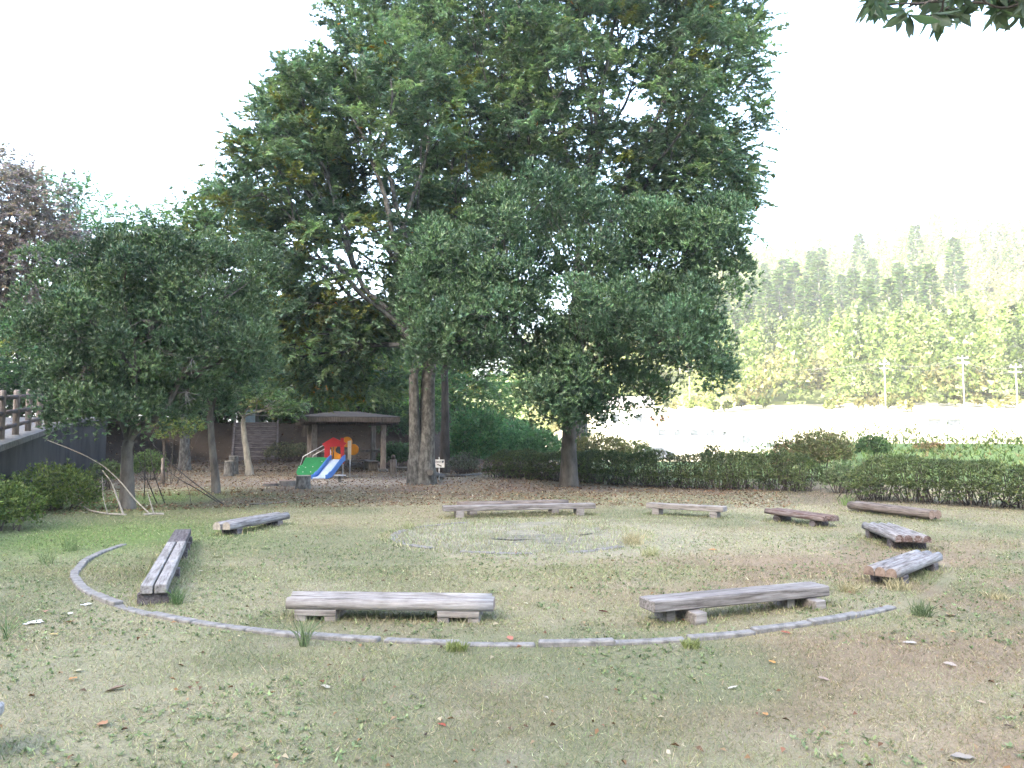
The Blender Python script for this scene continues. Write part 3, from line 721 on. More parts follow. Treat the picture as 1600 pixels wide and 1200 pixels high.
evergreen('evergreen_tree', 'low spreading evergreen at left with forked trunk over cut branches', T5, at(201, 690, T5[1]),
          [ell(235, 432, D5, 90, 38, 1.5, 1.0), ell(135, 455, D5, 65, 42, 1.4, .8), ell(320, 460, D5, 85, 62, 1.5, 1.0), ell(75, 520, D5, 50, 32, 1.1, .65), ell(190, 510, D5, 85, 50, 1.4, 1.0, -.7), ell(355, 540, D5, 52, 55, 1.4, .8), ell(270, 560, D5, 75, 50, 1.3, .8, -.6),
           ell(135, 600, D5, 58, 34, 1.0, .7, -.5), ell(185, 635, D5, 65, 28, 1.1, .8, -.8), ell(112, 648, D5, 32, 20, .7, .35, -.3), ell(240, 630, D5, 50, 35, 1.0, .5), ell(300, 398, D5, 40, 16, .8, .3, .4)],
          22, 51, .16, leaf=.088, nshoot=90, nleaf=7, bark='bark', sub=.46, cols=((0.044, 0.074, 0.036), (0.036, 0.062, 0.033), (0.058, 0.090, 0.040)))
r = rs(55); lt = [o for o in COL.objects if o.get('label', '').startswith('low spreading evergreen')][0]; tw = MB(); ob = np.array(lt.location)
for px, py, k in ((222, 500, 9), (290, 612, 13), (250, 545, 8), (160, 480, 6), (120, 560, 6), (300, 560, 7), (205, 560, 6)):
    c = at(px, py, 15.3 + .5 * r.rand())
    for _ in range(k):
        d = nrm(r.randn(3) * np.array([.8, .4, .5]) + np.array((.5, -.3, -.6))) * (.2 + .35 * r.rand()); m = c + d * .5 + r.randn(3) * .05
        tw.tube([tuple(q - ob) for q in bez(c + np.array((0, .5, -.1)) * (_ == 0), m, c + d, 4)], [.008, .006, .004, .002], 4, cap=False)
tw.build('dead_twigs', 'bark_mottled', lt)['kind'] = 'stuff'
_b6 = U(338, 771); D6 = _b6[1]
evergreen('evergreen_tree', 'slim dark evergreen between the left tree and the slide', _b6, at(330, 640, D6),
          [ell(360, 505, D6, 45, 52, 1.4, .9), ell(340, 590, D6, 70, 50, 1.4, .9), ell(390, 570, D6, 28, 48, 1.1, .6), ell(310, 630, D6, 45, 25, 1.0, .4)],
          24, 61, .11, leaf=.12, nshoot=60, nleaf=7, bark='bark', sub=.45)
_b7 = U(390, 743); D7 = _b7[1]
zelkova('young_tree', 'thin pale curving trunk of a young tree before the steps', _b7, [at(380, 655, D7)],
        [ell(430, 632, D7, 45, 22, 1.2, 1), ell(380, 620, D7, 50, 22, 1.0, .6)], 34, 71, .13, leaf=.13, ntw=6, nl=22, tl=.7, bark='bark_pale', cols=((0.052, 0.078, 0.036), (0.045, 0.070, 0.036)), yellow=.1, zmin=2.0, orange=0)
_b8 = at(289, 733, 34.5); _b8[2] = hgt(_b8[0], _b8[1])
zelkova('broadleaf_tree', 'straight grey trunk tree behind the lush grass at left', _b8, [at(292, 560, 34.5)],
        [ell(330, 400, 34.5, 95, 80, 3.0, 1), ell(250, 400, 34.5, 70, 55, 2.6, .6), ell(360, 340, 34.5, 55, 60, 2.2, .5)], 130, 81, .2, leaf=.17, ntw=8, nl=26, tl=1.1, yellow=.06, zmin=4.0, cols=((0.042, 0.070, 0.036), (0.056, 0.082, 0.038)))
_b9 = at(483, 700, 43); _b9[2] = hgt(_b9[0], _b9[1])
zelkova('broadleaf_tree', 'dark trunked tree with flat layered branches behind the shelter', _b9, [at(483, 600, 43)],
        [ell(540, 560, 43, 130, 50, 4.0, 1), ell(460, 540, 43, 90, 50, 3.5, .8), ell(430, 470, 43, 70, 60, 3.5, .7), ell(570, 620, 43, 90, 30, 3.0, .6)], 170, 91, .30, leaf=.17, ntw=8, nl=24, tl=1.2, bark='bark_dark', yellow=.10, zmin=3.2, cols=((0.07, 0.105, 0.035), (0.06, 0.10, 0.03)), flat=.3)
def ground_at(px, d): x = (px - 800) / F * d; return np.array((x, d, hgt(x, d)))
_b10 = ground_at(-30, 27)
zelkova('cherry_tree', 'purplish brown autumn tree at the upper left edge', _b10, [at(-10, 520, 27)],
        [ell(10, 330, 27, 85, 75, 2.6, 1), ell(-60, 330, 27, 80, 110, 3.0, .9), ell(70, 390, 27, 60, 50, 2.0, .5), ell(30, 430, 27, 60, 40, 2, .4)], 210, 101, .25, leaf=.135, ntw=8, nl=24, tl=.8, bark='bark_dark', cols=((0.10, 0.08, 0.088), (0.08, 0.07, 0.08), (0.105, 0.085, 0.082)), yellow=.0, zmin=4.2)
_b11 = ground_at(130, 33)
zelkova('broadleaf_tree', 'airy blue green tree with open sprays above the left evergreen', _b11, [at(140, 500, 33)],
        [ell(110, 330, 33, 50, 40, 2.2, .7), ell(170, 365, 33, 60, 40, 2.4, .8), ell(150, 430, 33, 80, 50, 2.5, .7)], 85, 111, .2, leaf=.15, ntw=7, nl=24, tl=1.1, bark='bark_dark', cols=((0.045, 0.085, 0.045), (0.05, 0.09, 0.05)), yellow=.0, zmin=4.5)

# woodland beyond the shelter and the road: repeated trees
def copy_tree(o, loc, rz, s, label=None):
    c = o.copy(); COL.objects.link(c); c.location = tuple(map(float, loc)); c.rotation_euler = (0, 0, rz); c.scale = (s, s, s * 1.0)
    if label: c['label'] = label
    for ch in list(o.children):
        k = ch.copy(); COL.objects.link(k); k.parent = c
    return c
protos = []
for i, (cc, bark) in enumerate([(((0.045, 0.085, 0.035), (0.035, 0.07, 0.03)), 'bark_dark'), (((0.065, 0.105, 0.04), (0.05, 0.09, 0.035)), 'bark'), (((0.05, 0.08, 0.04), (0.09, 0.10, 0.04)), 'bark_dark')]):
    protos.append((cc, bark))
wood_spots = [(-60, 46, 1.0, 0), (30, 52, 1.05, 1), (110, 58, 1.0, 0), (190, 50, .9, 2), (250, 60, 1.05, 1), (320, 52, .85, 0), (395, 62, 1.0, 2), (450, 54, .8, 1), (520, 60, .95, 0), (590, 52, .85, 1), (640, 62, 1.0, 2), (700, 55, .8, 0), (760, 60, .85, 1), (560, 70, 1.0, 2), (90, 70, 1.1, 2), (300, 72, 1.1, 0), (330, 46, .75, 0), (500, 47, .75, 2), (560, 47.5, .7, 1), (622, 46, .7, 0), (235, 41, .7, 1)]
made = {}
for i, (px, d, s, k) in enumerate(wood_spots):
    p = ground_at(px, d)
    if k not in made:
        cc, bark = protos[k]; x, y, z = p
        made[k] = zelkova('woodland_tree', '', p, [p + np.array((0, 0, 3.2))], [(x, y, z + 7.0, 4.2, 4.2, 3.2, 1), (x - 2, y + .5, z + 4.8, 3, 3.2, 2.0, .6), (x + 2.2, y - .6, z + 4.4, 3, 3, 2.2, .6), (x, y, z + 2.6, 3.6, 3.6, 1.4, .5)], 150, 200 + k, .28, leaf=.26, ntw=7, nl=17, tl=1.25, bark=bark, cols=cc, yellow=.03, zmin=z + 1.4, group='trees of the wood behind the shelter', orange=0)
        made[k].scale = (s, s, s); t = made[k]
    else: t = copy_tree(made[k], p, i * 1.7, s)
    t['group'] = 'trees of the wood behind the shelter'
    t['label'] = ['dark green tree in the wood behind the road', 'mid green tree in the wood behind the shelter', 'olive tree in the wood behind the steps'][k]

# ------------------------------------------------------------------ shrubs and hedges
def bush(name, label, cat, base, blobs, nshoot, seed, leaf, cols, nleaf=7, stems=10, mat='leaf', group=None, spread=.9, bmat='twig', wr=.4, up=.5, zcut=0.02):
    r = rs(seed); base = np.asarray(base, float); o = thing(name, label, cat, base, 0, group)
    P = []; A = []
    w = np.array([b[3] * b[5] for b in blobs]); w = w / w.sum()
    for b, q in zip(blobs, w):
        n = int(nshoot * q * 1.3); d = nrm(r.randn(n, 3)); d = d[d[:, 2] > -0.45]
        lump = 1 + 0.16 * np.sin(d[:, :1] * 7 + seed) * np.sin(d[:, 1:2] * 6) + 0.08 * r.randn(len(d), 1)
        p = np.array(b[:3]) + d * np.array(b[3:6]) * lump * (0.72 + 0.3 * r.rand(len(d), 1) ** .5)
        k = p[:, 2] > zcut; P.append(p[k]); A.append(nrm(d[k] + np.array([0, 0, up]) + r.randn(k.sum(), 3) * .3))
    P = np.concatenate(P); A = np.concatenate(A); n = len(P)
    ti = 1.45 * np.array(cols)[r.randint(len(cols), size=n)] * (1 + .2 * r.randn(n, 1)) * (0.75 + .5 * fbm(P[:, 0] * 3, P[:, 1] * 3 + P[:, 2] * 3, seed, 2))[:, None]
    V, T = whorls(P, A, nleaf, leaf, leaf * wr, spread, np.clip(ti, .01, 1), r)
    leaf_obj('foliage', V, np.arange(len(V)).reshape(-1, 3), T, mat, o)
    mb = MB()
    for i in range(stems):
        e = P[r.randint(n)]; b0 = np.array((e[0] * .35, e[1] * .35, -.05)) + np.r_[r.randn(2) * .05, 0]
        mb.tube([tuple(q) for q in bez(b0, (b0 + e) / 2 + np.r_[r.randn(2) * .08, .05], e, 5)], np.linspace(.014, .004, 5), 5, cap=False)
    mb.build('stems', bmat, o, smooth_=True)
    return o
AZ = ((0.085, 0.115, 0.032), (0.06, 0.09, 0.03), (0.10, 0.13, 0.035))
def dome(px, py, wpx, hpx):           # base pixel, half width and height in pixels
    b = U(px, py); s = b[1] / F; return b, wpx * s, hpx * s
b, w, h = dome(80, 798, 60, 72); bush('azalea_bush', 'rounded clipped azalea bush in front of the retaining wall', 'bush', b, [(0, 0, h * .42, w, w * .9, h * .58), (.25, .1, h * .36, w * .8, w * .8, h * .5)], 2600, 301, .055, AZ, 7, 14)
b, w, h = dome(5, 830, 62, 80); bush('azalea_bush', 'clipped azalea bush cut off by the left edge', 'bush', b, [(0, 0, h * .42, w * .75, w * .8, h * .58), (-.5, .2, h * .4, w * .8, w * .8, h * .55)], 2600, 302, .05, AZ, 7, 12)
b, w, h = dome(48, 800, 36, 40); bush('azalea_bush', 'small azalea bush between the two larger clipped azaleas', 'bush', b, [(0, 0, h * .42, w, w, h * .58)], 1100, 303, .05, AZ, 7, 8)
b, w, h = dome(165, 765, 26, 44); bush('azalea_bush', 'sparse bush left of the forked evergreen trunk', 'bush', b, [(0, 0, h * .55, w, w, h * .45)], 700, 304, .06, ((0.07, 0.10, 0.04), (0.09, 0.11, 0.05)), 6, 14)
b, w, h = dome(232, 750, 26, 45); bush('azalea_bush', 'rounded green bush seen right behind the forked trunk', 'bush', b, [(0, 0, h * .5, w, w, h * .5)], 1100, 305, .06, ((0.065, 0.10, 0.035), (0.085, 0.12, 0.04)), 7, 10)
b = U(262, 757); _ss = bush('staked_shrub', 'thin shrub with yellowish leaves tied to a wooden stake', 'shrub', b, [(.2, 0, 1.7, .55, .5, .45), (-.2, 0, 2.05, .5, .5, .35), (.6, .2, 1.9, .45, .4, .3)], 620, 306, .085, ((0.12, 0.14, 0.04), (0.09, 0.12, 0.04)), 6, 9)
MB().tube([(-.18, -.02, -.1), (-.17, -.02, .85)], [.05, .048], 10).build('stake', 'post_wood', _ss, smooth_=True)

def hedge(name, label, path, width, htop, seed, leaf, dens, cols, clear=.42):
    r = rs(seed); P0 = np.array(path, float); seg = np.hypot(*np.diff(P0, axis=0).T); cs = np.r_[0, np.cumsum(seg)]; L = cs[-1]
    org = np.array((P0[0][0], P0[0][1], hgt(*P0[0]))); o = thing(name, label, 'hedge', org)
    def pt(t): return np.stack([np.interp(t, cs, P0[:, 0]), np.interp(t, cs, P0[:, 1])], -1)
    n = int(L * dens); t = r.rand(n) * L; c = pt(t); dn = nrm(pt(np.minimum(t + .05, L)) - pt(np.maximum(t - .05, 0))); nn = np.stack([-dn[:, 1], dn[:, 0]], -1)
    ph = r.rand(n) * math.pi * 1.24 - .12 * math.pi
    tr = fbm(t * 1.7, t * 0 + seed, seed, 3) - .5
    H = htop * (1 + .16 * tr * 2); a = width / 2 * (1 + .25 * (fbm(t * 2.3, t * 0 + 3, seed + 2, 2) - .5) * 2)
    ro = .78 + .26 * r.rand(n) ** .6
    off = np.cos(ph) * a * ro; zz = H * clear + np.where(r.rand(n) < .2, -r.rand(n) * .75, np.maximum(np.sin(ph), -.2)) * H * (1 - clear) * ro
    end = np.minimum(t, L - t); zz = zz * (0.75 + .25 * smooth(end / .5))
    P = np.concatenate([c + nn * off[:, None] + r.randn(n, 2) * .03, (zz + hz(c[:, 0], c[:, 1]))[:, None]], -1)
    A = nrm(np.concatenate([nn * (np.cos(ph) * .8)[:, None], (.45 + np.maximum(np.sin(ph), 0))[:, None]], -1) + r.randn(n, 3) * .3)
    ti = 1.5 * np.array(cols)[r.randint(len(cols), size=n)] * (1 + .2 * r.randn(n, 1)) * (.7 + .6 * fbm(t * 2.5, zz * 4, seed + 7, 3))[:, None]
    V, T = whorls(P, A, 6, leaf, leaf * .42, .95, np.clip(ti, .01, 1), r)
    leaf_obj('foliage', V, np.arange(len(V)).reshape(-1, 3), T, 'leaf', o, org)
    mb = MB(); m = int(L * 42)
    for i in range(m):
        tt = r.rand() * L; c0 = pt(np.array([tt]))[0]; k = r.randint(n); k = np.argmin(np.abs(t - tt) + r.rand(n) * .5)
        e = P[k]; b0 = np.r_[c0 + r.randn(2) * width * .16, hgt(*c0) - .05]
        mid = b0 * .5 + e * .5 + np.r_[(c0 - e[:2]) * .25 + r.randn(2) * .05, .0]
        mb.tube([tuple(q - org) for q in bez(b0, mid, e, 5)], np.linspace(.011 + .008 * r.rand(), .004, 5), 4, cap=False)
    mb.build('stems', 'twig', o, smooth_=True)
    return o
HC = ((0.068, 0.084, 0.034), (0.08, 0.094, 0.038), (0.054, 0.068, 0.032))
hp_ = [U(768, 747)[:2], U(890, 754)[:2], U(1010, 762)[:2], U(1110, 766)[:2], U(1200, 769)[:2], U(1282, 774)[:2]]
hedge('clipped_hedge', 'long clipped hedge running behind the round evergreen trunk', [p + np.array((.1, .5)) for p in hp_], 1.15, 1.02, 401, .06, 1150, HC, .45)
hp2 = [U(1338, 788)[:2], U(1420, 792)[:2], U(1510, 797)[:2], U(1605, 804)[:2], U(1720, 812)[:2]]
hedge('clipped_hedge', 'bright topped clipped hedge at right with bare lower stems', [p + np.array((.15, .55)) for p in hp2], 1.3, .98, 402, .055, 1500, ((0.068, 0.088, 0.034), (0.058, 0.074, 0.034), (0.08, 0.10, 0.038)), .5)
GY_ = ((0.14, 0.18, 0.10), (0.11, 0.15, 0.08), (0.17, 0.20, 0.12))
def shrub_px(label, px, py, wpx, hpx, d, n, seed, leaf, cols, name='shrub', nleaf=6, stems=14, lift=.5, grp=None):
    top = at(px, py - hpx, d); b = ground_at(px, d); w = wpx * d / F; h = top[2] - b[2]
    return bush(name, label, 'shrub', b, [(0, 0, h * lift, w, w * .8, h * (1 - lift)), (w * .35, .1, h * lift * .9, w * .65, w * .6, h * (1 - lift) * .85), (-w * .45, .1, h * lift * .8, w * .55, w * .6, h * (1 - lift) * .8)], n, seed, leaf, cols, nleaf, stems, group=grp)
shrub_px('pale grey green weeds filling the gap between the hedges', 1312, 775, 26, 55, 20.5, 900, 501, .07, GY_, 'weed_clump', 6, 30, .5)
shrub_px('large rounded brownish shrub rising above the hedge end', 1280, 735, 46, 62, 25.0, 2600, 502, .08, ((0.13, 0.13, 0.06), (0.10, 0.12, 0.05), (0.16, 0.14, 0.08)), lift=.6)
shrub_px('small leaning sapling with dark leaves beside the large rounded shrub', 1222, 735, 17, 52, 24.0, 260, 503, .09, ((0.08, 0.10, 0.05), (0.15, 0.10, 0.06)), 'sapling', 6, 10, .6)
shrub_px('dark green round shrub beyond the hedge gap', 1362, 715, 24, 34, 33.0, 1100, 504, .10, ((0.07, 0.11, 0.05), (0.06, 0.10, 0.04)), lift=.6)
shrub_px('yellowish tan shrub right of the evergreen trunk behind the hedge', 935, 735, 48, 60, 29.0, 2200, 505, .09, ((0.19, 0.17, 0.08), (0.15, 0.15, 0.07), (0.22, 0.19, 0.10)), lift=.55)
shrub_px('low olive shrub between the yellowish shrub and the parked car', 990, 735, 32, 46, 29.5, 1300, 506, .09, ((0.17, 0.17, 0.08), (0.13, 0.15, 0.06)), lift=.55)
shrub_px('dark sapling standing alone above the middle of the long hedge', 1112, 735, 14, 44, 26.5, 220, 507, .10, ((0.07, 0.085, 0.05), (0.09, 0.09, 0.05)), 'sapling', 5, 8, .62)
shrub_px('reddish brown weeds on the grassy bank at right', 1450, 705, 22, 14, 36.0, 500, 508, .09, ((0.20, 0.11, 0.07), (0.17, 0.14, 0.07)), 'weed_clump', 5, 16, .5)
TH_ = ((0.05, 0.12, 0.055), (0.06, 0.13, 0.05), (0.08, 0.14, 0.06))
shrub_px('deep green arching thicket shrub right of the white sign', 745, 742, 46, 105, 34.0, 2600, 511, .13, TH_)
shrub_px('tall bright green thicket shrub behind the left end of the hedge', 800, 742, 50, 85, 36.5, 2600, 512, .13, ((0.07, 0.15, 0.07), (0.06, 0.13, 0.06)))
shrub_px('bright green thicket shrub touching the evergreen trunk on its left', 845, 740, 34, 68, 35.0, 1600, 513, .13, ((0.09, 0.17, 0.08), (0.07, 0.14, 0.06)))
shrub_px('grey twiggy low shrub at the foot of the slender zelkova', 725, 742, 22, 34, 31.5, 500, 514, .08, ((0.10, 0.10, 0.08), (0.08, 0.09, 0.06)), stems=40)
shrub_px('dark low shrub on the litter bank beside the shelter', 455, 722, 38, 30, 38.5, 900, 515, .10, ((0.06, 0.065, 0.04), (0.08, 0.075, 0.045)), stems=30)
shrub_px('dark green shrub filling the space right of the shelter', 622, 735, 30, 42, 37.5, 1200, 516, .11, ((0.05, 0.09, 0.04), (0.045, 0.075, 0.035)))
shrub_px('dense blue green shrub high behind the shelter roof', 640, 700, 60, 80, 44.0, 2200, 517, .14, ((0.045, 0.085, 0.05), (0.055, 0.095, 0.05)))

# weeds on the grassy bank beyond the right hedge
r = rs(530); n = 5200; wx = r.uniform(9, 36, n); wy = r.uniform(26, 50, n); k = np.arctan2(wx, wy) > .24; wx, wy = wx[k], wy[k]; n = len(wx); wh = .1 + .75 * r.rand(n) ** 2 * (.3 + fbm(wx * .35, wy * .35, 531, 3) * 1.4)
tw = np.array([(0.15, 0.20, 0.075), (0.19, 0.21, 0.09), (0.12, 0.17, 0.06), (0.22, 0.19, 0.10)])[r.choice(4, size=n, p=[.4, .25, .25, .1])] * (1 + .2 * r.randn(n, 1))
V, T = whorls(np.stack([wx, wy, hz(wx, wy) + wh], -1), nrm(r.randn(n, 3) * .35 + np.array([0, 0, 1.0])), 5, .24, .05, .9, np.clip(tw, .01, 1), r)
bw = leaf_obj('bank_weeds', V, np.arange(len(V)).reshape(-1, 3), T, 'grass'); bw['kind'] = 'stuff'; bw['label'] = 'rank weeds and grass on the bank beyond the right hedge'; bw['category'] = 'weeds'

# undergrowth closing off the view under the wood
r = rs(540); n = 5000; ux = r.uniform(-42, 2, n); uy = r.uniform(47, 72, n); uh = r.rand(n) * 2.6 * (.4 + fbm(ux * .3, uy * .3, 541, 3))
Pu = np.stack([ux, uy, hz(ux, uy) + uh], -1); tu = np.array([(0.06, 0.095, 0.045), (0.075, 0.10, 0.05), (0.085, 0.08, 0.05)])[r.randint(3, size=n)] * (1 + .25 * r.randn(n, 1))
V, T = whorls(Pu, nrm(r.randn(n, 3) * .5 + np.array([0, 0, 1.0])), 6, .42, .18, 1.1, np.clip(tu, .01, 1), r)
ug = leaf_obj('undergrowth', V, np.arange(len(V)).reshape(-1, 3), T, 'leaf'); ug['kind'] = 'stuff'; ug['label'] = 'dark undergrowth below the wood behind the shelter'; ug['category'] = 'undergrowth'

# ------------------------------------------------------------------ forest on the far hill
def conifer_mesh(seed, H=17.0, R=2.6):
    r = rs(seed); n = 900; t = r.rand(n) ** .8; z = H * (.16 + .84 * t); rad = R * (1 - t) ** .75 * (.45 + .6 * r.rand(n)) + .1
    a = r.rand(n) * 6.283; P = np.stack([np.cos(a) * rad * .55, np.sin(a) * rad * .55, z], -1)
    A = np.stack([np.cos(a), np.sin(a), -.15 + .5 * r.rand(n)], -1); nn = nrm(np.array([0, 0, 1.0]) + r.randn(n, 3) * .45 + A * .3)
    L = .7 + .9 * r.rand(n); V, Fc = leaf_arrays(P, A, nn, L, L * .55, .1)
    c = np.array((0.070, 0.105, 0.028)) * (1 + .25 * r.randn(n, 1)) * (1 + .08 * r.randn(n, 3))
    return V, Fc, np.clip(c, .01, 1)
def hill_pt(px, D): az = math.atan((px - 800) / F); return np.array((D * math.sin(az), D * math.cos(az), float(hill_z(np.array(az), np.array(float(D))))))
cps = []
for k in range(3):
    o = thing('cedar_tree', 'sunlit cedar standing on the far hillside', 'tree', (0, 0, 0), 0, 'cedars on the far hillside')
    MB().tube([(0, 0, -1), (0, 0, 8), (0, 0, 16)], [.22, .16, .04], 7, cap=False).build('trunk', 'bark', o, smooth_=True)
    V, Fc, c = conifer_mesh(600 + k, 17, 3.2 + .3 * k); leaf_obj('crown', V, Fc, c, 'leaf', o); cps.append(o)
rr = rs(77); used = [False] * 3
ced = [(1150, 215, 1.1), (1172, 230, 1.2), (1130, 225, 1.1), (1110, 235, 1.15), (1090, 228, 1.05), (1200, 245, 1.2), (1222, 255, 1.25), (1245, 262, 1.2), (1262, 250, 1.15), (1285, 258, 1.25), (1300, 240, 1.0), (1362, 226, 1.05), (1395, 232, 1.15), (1415, 250, 1.2), (1440, 262, 1.15), (1460, 240, 1.1), (1340, 262, 1.1), (1320, 280, 1.2), (1180, 268, 1.2), (1150, 262, 1.2), (1478, 182, .62), (1120, 270, 1.1), (1230, 290, 1.2), (1275, 300, 1.2), (1370, 300, 1.2), (1410, 290, 1.15), (1500, 300, 1.1), (1060, 240, 1.1), (1035, 232, 1.0), (1098, 205, .95), (1010, 240, 1.0), (1290, 330, 1.2), (1200, 320, 1.2), (1440, 340, 1.1), (1350, 350, 1.1)]
for i, (px, D, s) in enumerate(ced):
    p = hill_pt(px, D); k = i % 3
    if not used[k]:
        cps[k].location = tuple(p); cps[k].scale = (s, s, s); cps[k].rotation_euler.z = rr.rand() * 6; used[k] = True
    else: copy_tree(cps[k], p, rr.rand() * 6, 1.3 * s * (.85 + .3 * rr.rand()))
r = rs(88); parts = []
nT = 1900
az = r.uniform(math.atan((820 - 800) / F), math.atan((1720 - 800) / F), nT); D = 152 + 298 * r.rand(nT) ** .95
hx, hy = D * np.sin(az), D * np.cos(az); hzv = np.where(D < 182, hz(hx, hy), np.maximum(hill_z(az, D), hz(hx, hy))); keep = (D > 186) | (fbm(hx * .05, hy * .05, 87, 2) > .5)
K = 135; kind = r.rand(nT); cl_ = fbm(hx * .012, hy * .012, 89, 2); con = (kind < .5) & (cl_ > .5); kind = np.where(con, kind * .3, .3 + .7 * kind)
col = np.where(con[:, None], (0.078, 0.108, 0.030), np.where((kind < .75)[:, None], (0.115, 0.138, 0.042), (0.145, 0.138, 0.055))) * (1 + .28 * r.randn(nT, 1))
S = np.where(keep, 4.4 * (.5 + .9 * r.rand(nT)), .9); d = nrm(r.randn(nT, K, 3)); d[..., 2] = np.abs(d[..., 2]) * 1.1 - .25
q = (.6 + .45 * r.rand(nT, K, 1))
Pb = np.stack([hx, hy, hzv + S * 1.3], -1)[:, None] + d * q * S[:, None, None] * np.array([1, 1, 1.05])
tz = r.rand(nT, K) ** .8; aa = r.rand(nT, K) * 6.283; rd = 3.1 * (1 - tz) ** .75 * (.4 + .6 * r.rand(nT, K)); 
Pc = np.stack([hx, hy, hzv], -1)[:, None] + np.stack([np.cos(aa) * rd, np.sin(aa) * rd, 2 + 16 * tz], -1)
P = np.where(con[:, None, None], Pc, Pb).reshape(-1, 3)
Aa = nrm(r.randn(nT * K, 3) + np.array([0, 0, .2])); nn = nrm(d.reshape(-1, 3) + r.randn(nT * K, 3) * .6)
L = (.55 + .75 * r.rand(nT * K)) * np.repeat(.75 + .45 * (D - 152) / 298, K); V, Fc = tri_arrays(P, Aa, nn, L * 1.15, L * .95)
T = np.clip(np.repeat(col, K, 0) * (1 + .2 * r.randn(nT * K, 1)), .01, 1)
wm = leaf_obj('hill_forest', V, Fc, T, 'leaf'); wm['kind'] = 'stuff'; wm['label'] = 'sunlit mixed forest covering the far hill'; wm['category'] = 'forest'

# ------------------------------------------------------------------ far side of the valley: houses, poles, car
def base_at(px, D): az = math.atan((px - 800) / F); x, y = D * math.sin(az), D * math.cos(az); return np.array((x, y, hgt(x, y)))
def house(label, px, D, w, dp, hw, hr, rz, roof, wins, name='house', wall='plaster', over=.5):
    b = base_at(px, D); o = thing(name, label, 'building', b, rz)
    MB().box((0, 0, hw / 2 - .3), (w, dp, hw + .6)).build('wall', wall, o)
    W, Dp = w / 2 + over, dp / 2 + over
    MB().add([(-W, -Dp, hw), (W, -Dp, hw), (W, Dp, hw), (-W, Dp, hw), (-W + .2, 0, hw + hr), (W - .2, 0, hw + hr), (-W, -Dp, hw + .18), (W, -Dp, hw + .18), (W, Dp, hw + .18), (-W, Dp, hw + .18)],
             [(3, 2, 1, 0), (0, 1, 7, 6), (1, 2, 8, 7), (2, 3, 9, 8), (3, 0, 6, 9), (6, 7, 5, 4), (8, 9, 4, 5), (7, 8, 5), (9, 6, 4)]).build('roof', roof, o)
    for (x, z, ww, wh) in wins:
        f = MB().box((x, -dp / 2 - .02, z), (ww + .16, .1, wh + .16)).build('window', 'white', o)
        MB().box((x, -dp / 2 - .075, z), (ww, .03, wh)).build('pane', 'glass', f)
    return o
house('white house with two dark windows seen under the evergreen branches', 975, 118, 8, 6, 4.2, 1.6, -.15, 'tile', [(-1.2, 2.4, 1.0, 1.3), (2.2, 2.4, 1.0, 1.3), (-3, 2.4, 1, 1.3)])
house('long white building with a red roof behind the long hedge', 1090, 104, 12, 6, 2.2, 1.3, -.2, 'rust', [(-4.6, 1.3, 1.1, .9), (-2.6, 1.3, 1.1, .9), (-.6, 1.3, 1.1, .9), (1.4, 1.3, 1.1, .9), (3.4, 1.3, 1.1, .9)])
house('low white shed with an open dark front and brown roof edge', 1488, 120, 7.2, 5, 2.0, .7, -.45, 'rust', [(-2.3, 1.45, 1.6, .75), (-.1, 1.45, 1.6, .75)], 'shed')  # dark panes stand in for the shade inside the open front
house('pale blue sheeted greenhouse behind the middle of the hedge', 1165, 98, 4.6, 5, 1.8, .7, -.3, 'bluenet', [(0, .9, 1.0, 1.0)], 'greenhouse', 'bluenet')
pb = base_at(1026, 88); car = thing('parked_car', 'dark hatchback parked beyond the hedge beside the olive shrub', 'car', pb, .1)
pr = [(-1.9, .35), (-1.85, .85), (-1.55, .95), (-1.1, 1.4), (.35, 1.45), (1.0, 1.0), (1.75, .85), (1.9, .4), (1.6, .25), (-1.6, .25)]
MB().prism(pr, (1, 0, 0), (0, 0, 1), (0, .75, 0), 1.5).build('body', 'carpaint', car, .06, 2)
MB().prism([(-1.0, 1.0), (-.85, 1.3), (.25, 1.34), (.75, 1.0)], (1, 0, 0), (0, 0, 1), (0, -.752, 0), .02).build('window', 'glass', car)
for x in (-1.2, 1.2):
    for y in (-.72, .72):
        w_ = MB().tube([(x, y - .09, .31), (x, y + .09, .31)], [.31, .31], 16).build('wheel', 'tyre', car); MB().tube([(x, y - .1, .31), (x, y + .1, .31)], [.18, .18], 12).build('rim', 'steel', w_)
poles = []
for i, (px, D, h, lab) in enumerate([(1078, 165, 9.5, 'leftmost concrete utility pole below the far hill'), (1384, 150, 9.5, 'middle concrete utility pole below the far hill'), (1507, 148, 10, 'concrete utility pole in front of the dark hillside trees'), (1590, 140, 8.5, 'rightmost concrete utility pole, at the right edge')]):
    b = base_at(px, D); o = thing('utility_pole', lab, 'pole', b, 0, 'utility poles across the valley'); poles.append((b, h))
    MB().tube([(0, 0, -.5), (0, 0, h)], [.13, .09], 10).build('pole', 'coping', o, smooth_=True)
    for z in (h - .5, h - 1.3): MB().box((0, 0, z), (1.8, .1, .1)).build('crossarm', 'steel', o)
    for x in (-.75, .75): MB().tube([(x, 0, h - .45), (x, 0, h - .2)], [.05, .05], 8).build('insulator', 'white', o)
ext = base_at(985, 172)
